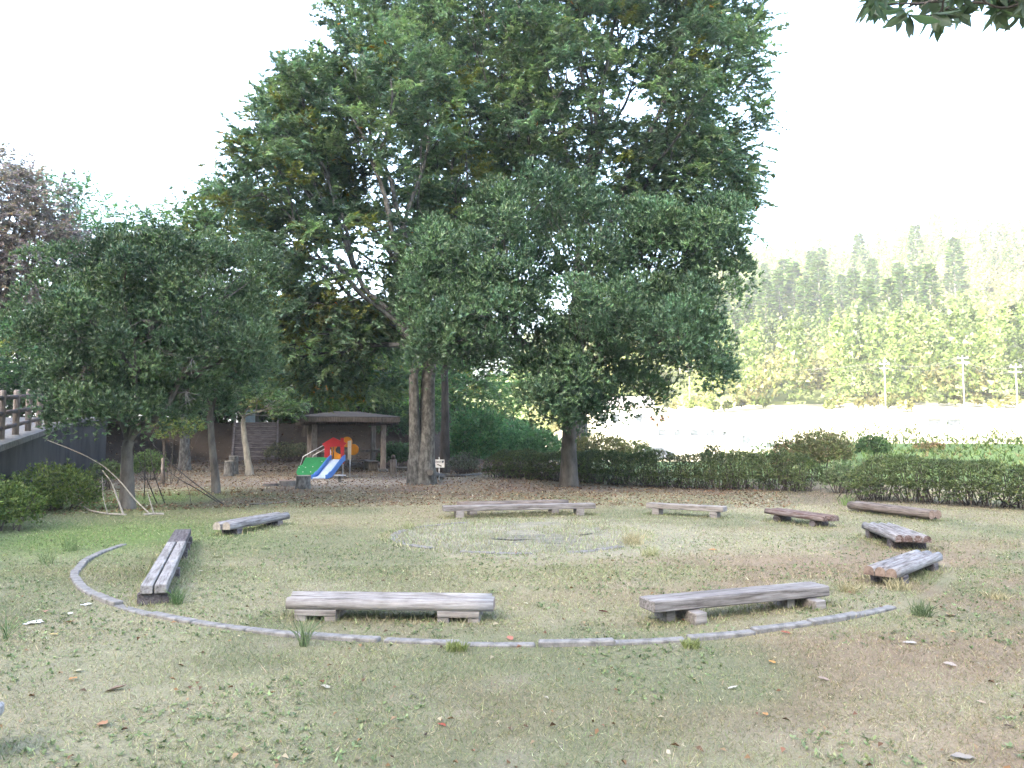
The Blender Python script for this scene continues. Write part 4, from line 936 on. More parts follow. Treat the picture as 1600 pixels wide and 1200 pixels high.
for j, (zo, xo) in enumerate([(-.25, -.75), (-.25, .75), (-1.05, 0)]):
    pts = [ext + np.array((xo, 0, 9 + zo))] + [b + np.array((xo, 0, h + zo)) for b, h in poles] + [base_at(1750, 150) + np.array((xo, 0, 9 + zo))]
    mb = MB()
    for a, b in zip(pts[:-1], pts[1:]):
        t = np.linspace(0, 1, 9)[:, None]; P = a * (1 - t) + b * t; P[:, 2] -= 1.2 * 4 * (t * (1 - t))[:, 0]
        mb.tube([tuple(p) for p in P], [.022] * 9, 4, cap=False)
    tag(mb.build('power_line', 'wire'), ['power line on the left ends of the pole crossarms', 'power line on the right ends of the pole crossarms', 'lower power line hung along the middle of the poles'][j], 'cable', 'power lines across the valley')

# ------------------------------------------------------------------ shelter
FL = np.array((-8.47, 33.0)); sa_ = RAD(18.4); SH = thing('shelter', 'open wooden picnic shelter with dark low roof behind the slide', 'shelter', (FL[0], FL[1], hgt(*FL)), sa_)
WX, DY, PH = 2.95, 3.1, 2.05
for x, y in ((0, 0), (WX, 0), (0, DY), (WX, DY)):
    p = MB().box((x, y, PH / 2 - .05), (.22, .22, PH + .1)).build('post', 'post_wood', SH, .012)
    MB().box((x, y, .02), (.4, .4, .2)).build('footing', 'coping', p, .02)
for y in (0, DY): MB().box((WX / 2, y, PH + .07), (WX + 1.3, .14, .14)).build('beam', 'post_dark', SH, .008)
for x in (0, WX): MB().box((x, DY / 2, PH + .215), (.14, DY + 1.3, .14)).build('beam', 'post_dark', SH, .008)
ov = .62; x0, x1, y0, y1 = -ov, WX + ov, -ov, DY + ov; ze, zr = PH + .20, PH + .48; cxm, cym = WX / 2, DY / 2
roof = MB().add([(x0, y0, ze), (x1, y0, ze), (x1, y1, ze), (x0, y1, ze), (cxm - .5, cym, zr), (cxm + .5, cym, zr), (x0, y0, ze + .08), (x1, y0, ze + .08), (x1, y1, ze + .08), (x0, y1, ze + .08), (cxm - .5, cym, zr + .08), (cxm + .5, cym, zr + .08)],
                [(6, 7, 11, 10), (7, 8, 11), (8, 9, 10, 11), (9, 6, 10), (1, 0, 4, 5), (2, 1, 5), (3, 2, 5, 4), (0, 3, 4), (0, 1, 7, 6), (1, 2, 8, 7), (2, 3, 9, 8), (3, 0, 6, 9)]).build('roof', 'roof', SH)
for i in range(8):                        # roof boards laid in courses on the front slope
    t = i / 8; z = ze + .095 + (zr - ze) * t; y = y0 + (cym - y0) * t; xa = x0 + (cxm - .5 - x0) * t + .02; xb = x1 + (cxm + .5 - x1) * t - .02
    R = Matrix.Rotation(math.atan2(zr - ze, cym - y0), 3, 'X'); MB().box(((xa + xb) / 2, y + .16, z + .05), (xb - xa, .33, .025), R=R).build('roof_board', 'roof', roof)
MB().box((cxm, y0 + .0, ze + .01), (x1 - x0 + .02, .05, .2)).build('fascia', 'post_dark', roof)
for k in range(3): MB().box((WX / 2, DY - .2 - .15 * k, .42), (WX - .35, .13, .045)).build('seat_board', 'wood_side', SH, .005)
for x in (.35, WX / 2, WX - .35): MB().box((x, DY - .35, .19), (.1, .4, .41)).build('bench_leg', 'post_wood', SH, .006)
for k in range(3): MB().box((WX - .2 - .15 * k, DY / 2 - .2, .42), (.13, DY - 1.3, .045)).build('seat_board', 'wood_side', SH, .005)
for y in (.6, DY - 1.1): MB().box((WX - .35, y, .19), (.4, .1, .41)).build('bench_leg', 'post_wood', SH, .006)
MB().box((WX / 2, DY, .85), (WX - .24, .06, .12)).build('rail', 'post_wood', SH, .006)
MB().box((WX, DY / 2, .85), (.06, DY - .24, .12)).build('rail', 'post_wood', SH, .006)

# ------------------------------------------------------------------ steps up the litter bank
sp = at(398, 718, 39.4); sz0 = hgt(sp[0], sp[1]); ST = thing('bank_steps', 'flight of dark timber steps up the leafy bank', 'steps', (sp[0], sp[1], sz0), RAD(17))
nst = 9; topz = 2.3 - sz0; rise = topz / nst; wst = 62 / F * 40
for i in range(nst):
    MB().box((0, .24 * i + .05, rise * (i + 1) - rise / 2 - .04), (wst, .1, rise + .04)).build('riser', 'wood_dark', ST, .006)
    MB().box((0, .24 * i + .19, rise * (i + 1) - .09), (wst - .02, .26, .16)).build('tread', 'post_wood', ST, .01)
for s in (-1, 1): MB().add([(s * (wst / 2 + .06) + q, y, z) for q in (-.05, .05) for y, z in ((-.15, -.2), (-.15, .15), (.24 * nst, topz + .12), (.24 * nst, topz - .5))],
                            [(0, 1, 2, 3), (7, 6, 5, 4), (0, 4, 5, 1), (1, 5, 6, 2), (2, 6, 7, 3), (3, 7, 4, 0)]).build('stringer', 'wood_dark', ST)
cb = at(393, 663, 45.5); cb[2] = hgt(cb[0], cb[1])
CBN = thing('utility_cabinet', 'small grey blue metal cabinet at the top of the steps', 'cabinet', cb)
MB().box((0, 0, .45), (.7, .45, .9)).build('body', 'carpaint', CBN, .02); MB().box((0, -.24, .47), (.58, .02, .74)).build('door', 'paleblue', CBN, .006)

# ------------------------------------------------------------------ slide
PS = .0242; SB = np.array(((510 - 800) / F * 29.0, 29.0, 0)); SB[2] = hgt(SB[0], SB[1])
SL = thing('toddler_slide', 'colourful toddler slide with a red house panel and blue chute', 'slide', SB)
def L2(px, py): return ((px - 510) * PS, (746 - py) * PS)
def panel(name, pxs_, mat, y, th=.035, par=None): return MB().prism([L2(*p) for p in pxs_], (1, 0, 0), (0, 0, 1), (0, y + th, 0), th).build(name, mat, par or SL, .004)
panel('house_panel', [(508, 717), (508, 697), (504, 693.5), (521, 683), (533, 688.5), (533, 684), (538, 684), (538, 690), (542.5, 692), (538.5, 696), (539, 724), (534, 724), (532.5, 697), (516.5, 698), (516.5, 717)], 'red', 0)
panel('side_panel', [(516.6, 698), (518.5, 701), (516.6, 703), (518, 706), (516.6, 709), (517, 718), (520.2, 718), (520.2, 697.5)], 'orange', .10)
panel('side_panel', [(522, 697), (526.5, 697), (525, 702), (526.5, 706), (530, 709), (532.3, 709), (532.3, 718), (522, 718)], 'orange', .10)
def disc(name, px, py, rpx, mat, y): panel(name, [(px + rpx * math.cos(t), py + rpx * math.sin(t)) for t in np.linspace(0, 2 * math.pi, 25)[:-1]], mat, y)
disc('round_panel', 537.5, 690.5, 8.3, 'orange', .62); disc('round_panel', 547, 702.5, 8.8, 'orange', .66)
panel('cream_panel', [(539.5, 689), (545, 688), (545, 718), (539.8, 718)], 'cream', .50)
disc('window_bubble', 529, 703, 4.6, 'glass', .075)
gp = panel('green_panel', [(467.5, 737), (471, 727), (475, 725.5), (480, 729), (489, 726.5), (497, 722.5), (502, 715), (515, 714), (513.5, 724), (507, 733), (500, 740.5), (470, 741)], 'green', -.25, .05)
for p in ((472, 729), (482, 729), (493, 728), (507, 720), (478, 736), (490, 736)): x, z = L2(*p); MB().tube([(x, -.27, z), (x, -.255, z)], [.018, .018], 8).build('bolt', 'steel', gp)
MB().prism([L2(*p) for p in ((468, 727), (474, 715), (512, 714), (505, 741), (470, 741))], (1, 0, 0), (0, 0, 1), (0, .50, 0), .05).build('green_panel', 'green', SL, .004)
nn_ = 12; tt = np.linspace(0, 1, nn_); cx_ = .47 - .42 * tt ** 1.1; cy_ = -.02 - 1.15 * tt; cz_ = .70 - .62 * np.interp(tt, [0, .12, .75, 1], [0, .06, .93, 1.0]); hw_ = .23
V = []
for x, y, z in zip(cx_, cy_, cz_): V += [(x - hw_, y, z), (x + hw_, y, z), (x - hw_, y, z - .03), (x + hw_, y, z - .03)]
fs = []
for i in range(nn_ - 1):
    a = 4 * i; b = a + 4; fs += [(a, a + 1, b + 1, b), (a + 2, b + 2, b + 3, a + 3), (a, b, b + 2, a + 2), (a + 1, a + 3, b + 3, b + 1)]
fs += [(0, 2, 3, 1), (4 * nn_ - 4, 4 * nn_ - 3, 4 * nn_ - 1, 4 * nn_ - 2)]
ch = MB().add(V, fs).build('chute', 'paleblue', SL)
for s in (-1, 1):
    V = []
    for x, y, z, t in zip(cx_, cy_, cz_, tt):
        h1 = .17 if t < .9 else .10
        V += [(x + s * (hw_ + .004), y, z - .05), (x + s * (hw_ + .05), y, z - .05), (x + s * (hw_ + .05), y, z + h1), (x + s * (hw_ + .004), y, z + h1)]
    fs = [(4 * i + j, 4 * i + (j + 1) % 4, 4 * i + 4 + (j + 1) % 4, 4 * i + 4 + j) for i in range(nn_ - 1) for j in range(4)] + [(3, 2, 1, 0), tuple(4 * nn_ - 4 + j for j in range(4))]
    MB().add(V, fs).build('chute_side', 'blue', ch)
for dx, y in ((0, -.22), (0, .48)):
    sh = 0 if y < 0 else 0
    pts = [L2(473 + (8 if y > 0 else 0), 727), L2(477.5 + (8 if y > 0 else 0), 712.5 if y < 0 else 711.5), L2(508, 695.5 if y < 0 else 699)]
    MB().tube([(x, y, z) for x, z in pts], [.016] * 3, 8).build('handrail', 'steel', SL, smooth_=True)
MB().box((.35, .30, .68), (.75, .62, .05)).build('platform', 'post_dark', SL, .004)
for k in range(3): MB().box((-.75 + .28 * k, .13, .18 + .17 * k), (.26, .62, .04)).build('step', 'post_dark', SL, .004)
for px, y in ((511, .04), (536.5, .04), (512, .58), (543, .56)):
    x, z = L2(px, 700); MB().tube([(x, y, -.06), (x, y, 1.05)], [.024, .024], 10).build('post', 'steel', SL, smooth_=True)

# ------------------------------------------------------------------ stumps, post bench, sign
def stump(label, px, py, wpx, hpx, seed, mat='bark', top='endgrain_pale', cap=False):
    b = U(px, py); s = b[1] / F; R = wpx * s / 2; h = hpx * s; r = rs(seed); b[2] = hgt(b[0], b[1])
    o = thing('tree_stump', label, 'stump', b, r.rand() * 6, 'cut stumps by the playground'); n = 18; V = []
    jit = 1 + .06 * r.randn(n)
    for z, f in ((-.08, 1.22), (.04, 1.12), (h * .4, 1.02), (h - .015, 1.0), (h, .96)):
        V += [(R * f * jit[k] * math.cos(6.2832 * k / n), R * f * jit[k] * math.sin(6.2832 * k / n), z) for k in range(n)]
    MB().add(V, [(i * n + k, i * n + (k + 1) % n, (i + 1) * n + (k + 1) % n, (i + 1) * n + k) for i in range(4) for k in range(n)] + [tuple(4 * n + k for k in range(n))]).build('bark', mat, o, smooth_=True)
    MB().tube([(0, 0, h + .001), (0, 0, h + .014)], [R * .9, R * .88], n).build('cut_face', top, o)
    return o
stump('shorter of the two round stumps left of the young tree', 357, 744.5, 15, 23, 1, 'bark_mottled')
stump('taller round stump standing behind the shorter one', 364, 741, 15, 28, 2, 'bark_mottled')
stump('wide pale topped stump in front of the slide', 474, 764, 22, 20, 3, 'bark_mottled')
stump('low flat stump left of the wide pale stump', 449, 760, 24, 8, 4, 'bark', 'endgrain')
stump('lowest stump, nearly level with the leaves', 423, 760, 24, 4, 5, 'bark', 'endgrain')
b = U(531, 754); b[2] = hgt(b[0], b[1]); o = thing('disc_stool', 'small round disc stool on a post in front of the chute', 'stool', b)
MB().tube([(0, 0, -.1), (0, 0, .22)], [.055, .05], 10).build('leg', 'bark', o, smooth_=True); MB().tube([(0, 0, .22), (0, 0, .25)], [.20, .20], 20).build('seat', 'steel', o, .004)
b = at(626, 736, 31.6); b[2] = hgt(b[0], b[1]); PB = thing('post_bench', 'wooden seat between two stout posts beside the shelter', 'bench', b)
for x in (-.30, .40):
    p = MB().box((x, 0, .26), (.24, .24, .68)).build('post', 'post_wood', PB, .01); MB().tube([(x, 0, .598), (x, 0, .72), (x, 0, .80)], [.07, .09, .05], 8).build('finial', 'post_dark', p, smooth_=True)
MB().box((.05, 0, .28), (.44, .22, .05)).build('seat', 'wood_side', PB, .005)
b = at(686, 740, 27.5); b[2] = hgt(b[0], b[1]); SG = thing('park_sign', 'small white sign on a stake beside the double zelkova trunk', 'sign', b)
ss = 27.5 / F; zc = (YH - 724) * ss + CH - b[2]
MB().box((0, .02, zc / 2 + .06), (.03, .03, zc + .34)).build('stake', 'white', SG)
bd = MB().box((0, 0, zc), (16.6 * ss, .012, 12.4 * ss)).build('board', 'white', SG, .003)
def text_part(txt, size, loc, parent, mat, shear=0.0, ry=0.0):
    cu = bpy.data.curves.new('lettering', 'FONT'); cu.body = txt; cu.size = size; cu.align_x = 'CENTER'; cu.align_y = 'CENTER'; cu.shear = shear; cu.offset = size * .03
    tmp = bpy.data.objects.new('tmp', cu); COL.objects.link(tmp); bpy.context.view_layer.update()
    me = bpy.data.meshes.new_from_object(tmp.evaluated_get(bpy.context.evaluated_depsgraph_get())); bpy.data.objects.remove(tmp)
    o = link(bpy.data.objects.new('lettering', me), parent, M[mat]); o.location = loc; o.rotation_euler = (RAD(90), ry, 0); return o
text_part('川の広場', 3.6 * ss, (-.005, -.0085, zc + 2.4 * ss), bd, 'ink', .2)
MB().box((.01, -.0085, zc - 2.6 * ss), (7 * ss, .003, 1.4 * ss), R=Matrix.Rotation(.42, 3, 'Y')).build('arrow', 'post_dark', bd)
MB().prism([(0, 0), (2.2 * ss, -.6 * ss), (.4 * ss, -2.4 * ss)], (1, 0, 0), (0, 0, 1), (2.2 * ss, -.006, zc - 3.0 * ss), .003).build('arrow', 'post_dark', bd)

# ------------------------------------------------------------------ cut branches, log, debris
def branch(label, pts, r0, r1, mat, name='cut_branch', grp='cut branches under the left evergreen'):
    P = [at(x, y, d) for x, y, d in pts]; g = hgt(P[-1][0], P[-1][1]); P[-1][2] = g + r0 * .3
    org = P[-1].copy(); t = np.linspace(0, 1, len(P)); tf = np.linspace(0, 1, len(P) * 4); Q = np.stack([np.interp(tf, t, np.array(P)[:, k]) for k in range(3)], -1)
    Q[1:-1] = (Q[:-2] + Q[1:-1] * 2 + Q[2:]) / 4; Q = Q - org
    return tag(_loc(MB().tube([tuple(q) for q in Q], np.linspace(r1, r0, len(Q)) * (.7 if name == 'cut_branch' else 1), 7).build(name, mat, smooth_=True), org), label, 'branch', grp)
def _loc(o, p): o.location = tuple(map(float, p)); return o
def gd(py): return 1.6 * F / (py - YH)
branch('pale barkless branch lying bent on the grass before the forked trunk', [(123, 780, 17), (128, 790, 17), (141, 798, gd(799)), (167, 803, gd(803.5)), (197, 803, gd(804))], .035, .02, 'bark_pale')
branch('long pale branch arching up to the left from the grass', [(75, 688, 17.0), (128, 709, 16.8), (162, 728, 16.4), (188, 752, 16.0), (214, 784, 15.7), (236, 803, gd(804))], .022, .012, 'bark_pale')
branch('pale straight branch leaning up beside the forked trunk', [(160, 735, 16.4), (174, 753, 16.2), (182, 775, 16.0), (193, 803, gd(804))], .03, .014, 'bark_pale')
branch('short pale stick leaning right of the forked trunk', [(230, 768, 15.9), (235, 785, 15.8), (241, 803, gd(804))], .018, .01, 'bark_pale')
branch('thin pale stick leaning left of the forked trunk', [(160, 745, 16.2), (161, 778, 16.0), (169, 803, gd(804))], .012, .008, 'bark_pale')
branch('short pale log end lying flat on the grass', [(224, 804, gd(804.5)), (240, 803, gd(803.5)), (256, 802, gd(803))], .04, .035, 'bark_pale')
branch('dark branch leaning right of the forked trunk, nearest of the dark ones', [(210, 700, 17.2), (222, 732, 17.0), (232, 755, 16.9), (246, 788, gd(788))], .018, .01, 'bark_dark')
branch('dark thin branch leaning left of the staked shrub', [(226, 700, 17.4), (227, 745, 17.3), (225, 778, gd(779))], .018, .009, 'bark_dark')
branch('dark branch sloping just left of the staked shrub foot', [(234, 700, 18.0), (240, 740, 17.4), (258, 786, gd(787))], .018, .009, 'bark_dark')
branch('longest dark branch sloping down to the right under the evergreen', [(240, 695, 18.5), (265, 722, 18.2), (295, 748, 17.9), (325, 770, 17.7), (352, 788, gd(789))], .022, .012, 'bark_dark')
branch('lower dark branch sloping down to the right under the evergreen', [(255, 730, 18.6), (282, 750, 18.2), (310, 765, 18.0), (340, 782, gd(784))], .02, .01, 'bark_dark')
branch('dark forked twig hanging down between the two sloping branches', [(290, 752, 18.2), (296, 770, 18.0), (299, 786, gd(788))], .012, .007, 'bark_dark')
branch('dry stick lying on the grass before the stumps', [(382, 788, gd(788)), (415, 787, gd(787)), (448, 783, gd(783.5))], .022, .012, 'bark', 'fallen_stick', None)
branch('surface root running right from the double zelkova trunk', [(672, 738, 24.6), (690, 744, gd(745)), (718, 744, gd(745)), (752, 741, gd(742))], .06, .10, 'bark', 'surface_root', None)
for j, (pts, lab) in enumerate([([(770, 842, gd(842)), (800, 844, gd(844)), (838, 841, gd(841.5))], 'charred stick across the middle of the fire circle'), ([(905, 836, gd(836)), (925, 832, gd(832.5))], 'short charred stick at the right of the fire circle')]):
    branch(lab, pts, .012, .007, 'char', 'charred_stick', 'burnt sticks in the fire circle')

# ------------------------------------------------------------------ lawn, tufts and fallen leaves
def scatter(n, y0, y1, seed, power=1.0, margin=1.12):
    r = rs(seed); u = r.rand(n); y = y0 * (y1 / y0) ** u if power == 0 else (y0 ** power + u * (y1 ** power - y0 ** power)) ** (1 / power)
    x = (r.rand(n) * 2 - 1) * y * (800 / F) * margin; return x, y, r
def zz_(x, y): return hz(x, y) + rough(x, y)
def blades(n, y0, y1, seed, l0, l1, w, tilt=.9, power=0, keep=None, nb=1):
    x, y, r = scatter(n, y0, y1, seed, power)
    k = np.ones(n, bool)
    rro = np.hypot(x - CO[0], y - CO[1]); k &= ~((np.abs(rro - RO) < .06) & (r.rand(n) > .25) & (y < CO[1] + 1))
    rri = np.hypot(x - CI[0], y - CI[1]); k &= ~((rri < RI + .06) & (r.rand(n) > .95))
    k &= ~((side(x, y, RP) > -.1))
    c = gcol(x, y); lum = c.sum(-1); green = c[:, 1] / (c[:, 0] + 1e-6)
    k &= r.rand(n) < np.clip((green - .5) / .35, .30, 1)
    x, y, c = x[k], y[k], c[k]; n = len(x)
    P = np.stack([x, y, zz_(x, y) - .004], -1)
    A = nrm(np.stack([r.randn(n), r.randn(n), tilt * (.25 + r.rand(n))], -1)); nn = nrm(r.randn(n, 3) + np.array([0, -.3, .6]))
    L = (l0 + (l1 - l0) * r.rand(n) ** 2) * (.6 + .8 * fbm(x * 1.3, y * 1.3, 91, 3)); W = w * (.6 + .8 * r.rand(n)) * (y / 6) ** .55
    V, Fc = tri_arrays(P, A, nn, L, W * .8)
    dry = (r.rand(n) < .35)[:, None]
    t = np.where(dry, c * .45 + np.array((0.29, 0.26, 0.18)) * .6, c * np.array((.93, 1.06, .88))) * np.exp(.32 * r.randn(n, 1)) * (1 + .08 * r.randn(n, 3)) * .96
    return V, np.clip(t, .015, .7)
def fringe(seed):                           # longer grass left standing under and around the benches
    r = rs(seed); P = []
    for c, a, L, W in FEET:
        n = int(420 * L); u = (r.rand(n) - .5) * (L + .2); v = (r.rand(n) - .5) * (W + .28)
        P.append(np.stack([c[0] + u * math.cos(a) - v * math.sin(a), c[1] + u * math.sin(a) + v * math.cos(a)], -1))
    q = RI * np.sqrt(r.rand(9000)) * 1.12; w = r.rand(9000) * 6.2832; k = fbm(q * np.cos(w) * 1.6, q * np.sin(w) * 1.6, 806, 3) > .40; P.append(np.stack([CI[0] + q * np.cos(w), CI[1] + q * np.sin(w)], -1)[k])
    P = np.concatenate(P); x, y = P.T; n = len(x); A = nrm(np.stack([r.randn(n) * .6, r.randn(n) * .6, np.ones(n)], -1)); L = .03 + .075 * r.rand(n) ** 2
    V, Fc = tri_arrays(np.stack([x, y, zz_(x, y) - .004], -1), A, r.randn(n, 3), L, .0055 * (1 + r.rand(n)) * (y / 7) ** .5)
    t = np.where((r.rand(n) < .45)[:, None], (0.28, 0.25, 0.16), gcol(x, y) * np.array((.85, 1.05, .8))) * np.exp(.3 * r.randn(n, 1))
    return V, np.clip(t, .015, .7)
V, Fc, T = cat_leaves([fringe(805), blades(330000, 3.3, 9.5, 801, .02, .05, .006, power=1.0), blades(200000, 8.5, 22, 802, .025, .06, .008, power=1.0), blades(40000, 3.3, 20, 803, .04, .11, .004, 1.6, 1.0)], 3)
gr = leaf_obj('lawn_grass', V, Fc, T, 'grass'); gr['kind'] = 'stuff'; gr['label'] = 'short patchy lawn grass, green and dry'; gr['category'] = 'grass'
def clover(n, seed):                        # low broad leaved weeds between the grass
    r = rs(seed); x, y, _ = scatter(n, 3.4, 12, seed, 1.2); f = fbm(x * 1.1, y * 1.1, 63, 3); k = (f > .46) & (np.abs(np.hypot(x - CO[0], y - CO[1]) - RO) > .09) & (np.hypot(x - CI[0], y - CI[1]) > RI + .1); x, y = x[k], y[k]; n = len(x)
    P = np.stack([x, y, zz_(x, y) + .006], -1); ti = np.array((0.15, 0.19, 0.095)) * (1 + .2 * r.randn(n, 1))
    return whorls(P, nrm(np.array([0, 0, 1.0]) + r.randn(n, 3) * .2), 5, .026, .014, 1.35, np.clip(ti, .02, 1), r, quad=True)
V, T = clover(9000, 811); cl = leaf_obj('lawn_weeds', V, np.arange(len(V)).reshape(-1, 4), T, 'grass'); cl['kind'] = 'stuff'; cl['label'] = 'small broad leaved weeds in the lawn'; cl['category'] = 'weeds'
def litter(n, y0, y1, seed, size, fn, dim=.72):
    r = rs(seed); x, y, _ = scatter(n, y0, y1, seed, 1.0); k = (r.rand(n) < fn(x, y)) & (side(x, y, RP) < 6); x, y = x[k], y[k]; n = len(x)
    P = np.stack([x, y, zz_(x, y) + .008 + .012 * r.rand(n)], -1); A = nrm(np.stack([r.randn(n), r.randn(n), .25 * r.randn(n)], -1)); nn = nrm(np.array([0, 0, 1.0]) + r.randn(n, 3) * .4)
    L = size * (.6 + .8 * r.rand(n)); V, Fc = leaf_arrays(P, A, nn, L, L * (.4 + .25 * r.rand(n)), .5)
    pal = np.array([(0.26, 0.15, 0.08), (0.20, 0.11, 0.065), (0.34, 0.24, 0.15), (0.44, 0.38, 0.26), (0.15, 0.09, 0.06), (0.27, 0.13, 0.085), (0.46, 0.42, 0.34)])
    return V, np.clip(dim * pal[r.choice(7, size=n, p=[.24, .22, .18, .1, .14, .05, .07])] * (1 + .18 * r.randn(n, 1)), .02, .8)
def twigs(n, seed):                         # bits of stick dropped on the grass
    r = rs(seed); x, y, _ = scatter(n, 3.5, 24, seed, 1.0); P = np.stack([x, y, zz_(x, y) + .012], -1); L = .05 + .16 * r.rand(n) ** 2
    V, _ = leaf_arrays(P, nrm(np.stack([r.randn(n), r.randn(n), .15 * r.randn(n)], -1)), np.array([0, 0, 1.0]) + .2 * r.randn(n, 3), L, .006 + 0 * L, .6)
    return V, np.clip(np.array((0.13, 0.10, 0.08)) * np.exp(.35 * r.randn(n, 1)), .02, .5)
def f_back(x, y): return smooth((y - 14) / 4) * (np.arctan2(x, y) < .42 - .004 * y) * np.clip(smooth((y - 16 + .03 * (x - 0) ** 2) / 6), .03, 1) * (1 - .9 * np.exp(-(((x + 8.3) / 3.0) ** 2 + ((y - 19) / 3.0) ** 2)))
V, Fc, T = cat_leaves([twigs(700, 826), litter(42000, 14, 36, 821, .065, f_back), litter(30000, 33, 50, 823, .10, lambda x, y: (x < 0) * 1.0, .33), litter(1100, 3.5, 16, 822, .04, lambda x, y: 1.1 * fbm(x * .8, y * .8, 825, 3) ** 3 * 2, .75)])  # litter on the bank has its tint dimmed to stand in for canopy shade
fl = leaf_obj('fallen_leaves', V, Fc, T, 'dryleaf'); fl['kind'] = 'stuff'; fl['label'] = 'scattered fallen leaves and brown litter under the trees'; fl['category'] = 'leaves'

def fallen_leaf(label, px, py, wpx, col, seed, curl=.35):
    p = U(px, py); r = rs(seed); L = wpx * p[1] / F * 1.15; p[2] = hgt(p[0], p[1]) + .012; n = 7; V = []
    for i in range(n):
        t = i / (n - 1); w = .27 * math.sin(math.pi * min(1, t * .94 + .04)) ** .8
        for s in (-1, 0, 1): V.append(((t - .5) * L, s * w * L, (abs(s) * curl * w + .10 * (t - .5) ** 2 + .02 * r.randn()) * L))
    fs = [(3 * i + k, 3 * i + k + 1, 3 * i + k + 4, 3 * i + k + 3) for i in range(n - 1) for k in (0, 1)]
    o = mesh_np('fallen_leaf', V, fs, M['dryleaf'], None, .62 * np.array(col) * np.ones((len(V), 1)), None, True)
    o.location = tuple(p); o.rotation_euler = (r.randn() * .12, r.randn() * .12, r.rand() * 6.28)
    return tag(o, label, 'leaf', 'single fallen leaves on the lawn')
fl_list = [('pale yellow round leaf between the front log bench and the fire circle', 670, 902, 12, (.62, .56, .36)), ('large orange tan leaf low at left on the green lawn', 160, 1136, 24, (.48, .27, .16)), ('long brown pointed leaf on the left foreground lawn', 181, 1079, 26, (.30, .22, .18)), ('pale cream leaf above the orange leaf at left', 121, 1051, 17, (.62, .56, .38)), ('orange leaf just below the pale cream leaf at left', 114, 1064, 14, (.58, .32, .14)),
           ('round pink tan leaf beside the white scraps', 71, 957, 14, (.50, .30, .22)), ('tan leaf right of the white scraps', 108, 973, 15, (.46, .29, .20)), ('yellow leaf below the tan leaf at left', 83, 994, 13, (.55, .45, .22)), ('pale leaf below the front log bench on the lawn', 508, 1079, 20, (.55, .52, .44)), ('red leaf at the bottom centre of the lawn', 690, 1139, 15, (.45, .12, .08)),
           ('orange leaf below the thick timber bench', 1207, 1040, 13, (.60, .34, .12)), ('orange leaf lowest in the right foreground', 1196, 1123, 13, (.55, .30, .13)), ('white leaf in the right centre foreground', 1145, 1079, 14, (.68, .66, .60)), ('pale curled leaf far right in the foreground', 1533, 1108, 14, (.55, .44, .34)), ('pale grey long leaf at the bottom right corner', 1505, 1192, 30, (.42, .38, .34)),
           ('pale brown leaf at right beside the green tuft', 1485, 967, 22, (.40, .26, .15)), ('grey white leaf right of the kerb end', 1422, 1013, 17, (.55, .53, .52)), ('pale leaf far right below the grey white leaf', 1485, 1047, 16, (.50, .44, .40)), ('red brown leaf at the kerb below the timber bench', 1228, 995, 14, (.42, .15, .11)), ('orange leaf behind the thick timber bench', 1113, 860, 12, (.58, .30, .14)),
           ('pale leaf on the grass inside the long left bench', 339, 871, 15, (.60, .56, .40)), ('cream leaf right of the long left bench', 314, 895, 11, (.60, .58, .46)), ('dark red leaf right of the front log bench', 943, 957, 14, (.28, .07, .06)), ('pink red leaf on the kerb at the centre', 797, 1000, 16, (.50, .22, .17)), ('pale leaf right of the front log bench end', 822, 946, 9, (.62, .58, .44)), ('tan curled leaf below the kerb in the middle right', 1287, 1070, 16, (.42, .33, .28)), ('dark brown leaf at the far right edge', 1578, 1146, 14, (.14, .08, .07))]
for i, (lab, px, py, w, c) in enumerate(fl_list): fallen_leaf(lab, px, py, w, c, 900 + i)

def tuft(label, px, py, wpx, hpx, n, seed, col, lean=.35):
    p = U(px, py); s = p[1] / F; p[2] = hgt(p[0], p[1]); r = rs(seed); h = hpx * s; w = wpx * s
    B = np.stack([np.clip(r.randn(n), -1.4, 1.4) * w * .17, np.clip(r.randn(n), -1.4, 1.4) * w * .17, np.zeros(n) - .005], -1); D = nrm(np.stack([r.randn(n) * lean, r.randn(n) * lean, np.ones(n)], -1))
    S = nrm(np.cross(D, r.randn(n, 3))); H = h * (.5 + .55 * r.rand(n))[:, None]; wd = .0021 * (1 + .6 * r.rand(n))[:, None]
    bendv = np.stack([D[:, 0], D[:, 1], -.25 * np.ones(n)], -1) * H * .35
    V = np.stack([B - S * wd, B + S * wd, B + D * H * .55 + S * wd, B + D * H * .55 - S * wd, B + D * H + bendv + S * wd * .15, B + D * H + bendv - S * wd * .15], 1).reshape(-1, 3)
    i = np.arange(n)[:, None] * 6; Fq = np.concatenate([i + np.array([[0, 1, 2, 3]]), i + np.array([[3, 2, 4, 5]])])
    t = np.repeat(np.clip(np.array(col) * (1 + .22 * r.randn(n, 1)), .02, .8), 6, 0)
    o = mesh_np('grass_tuft', V, Fq, M['grass'], None, t); o.location = tuple(p); return tag(o, label, 'grass', 'tall grass tufts')
GR = (.115, .155, .08); DR = (.34, .30, .19)
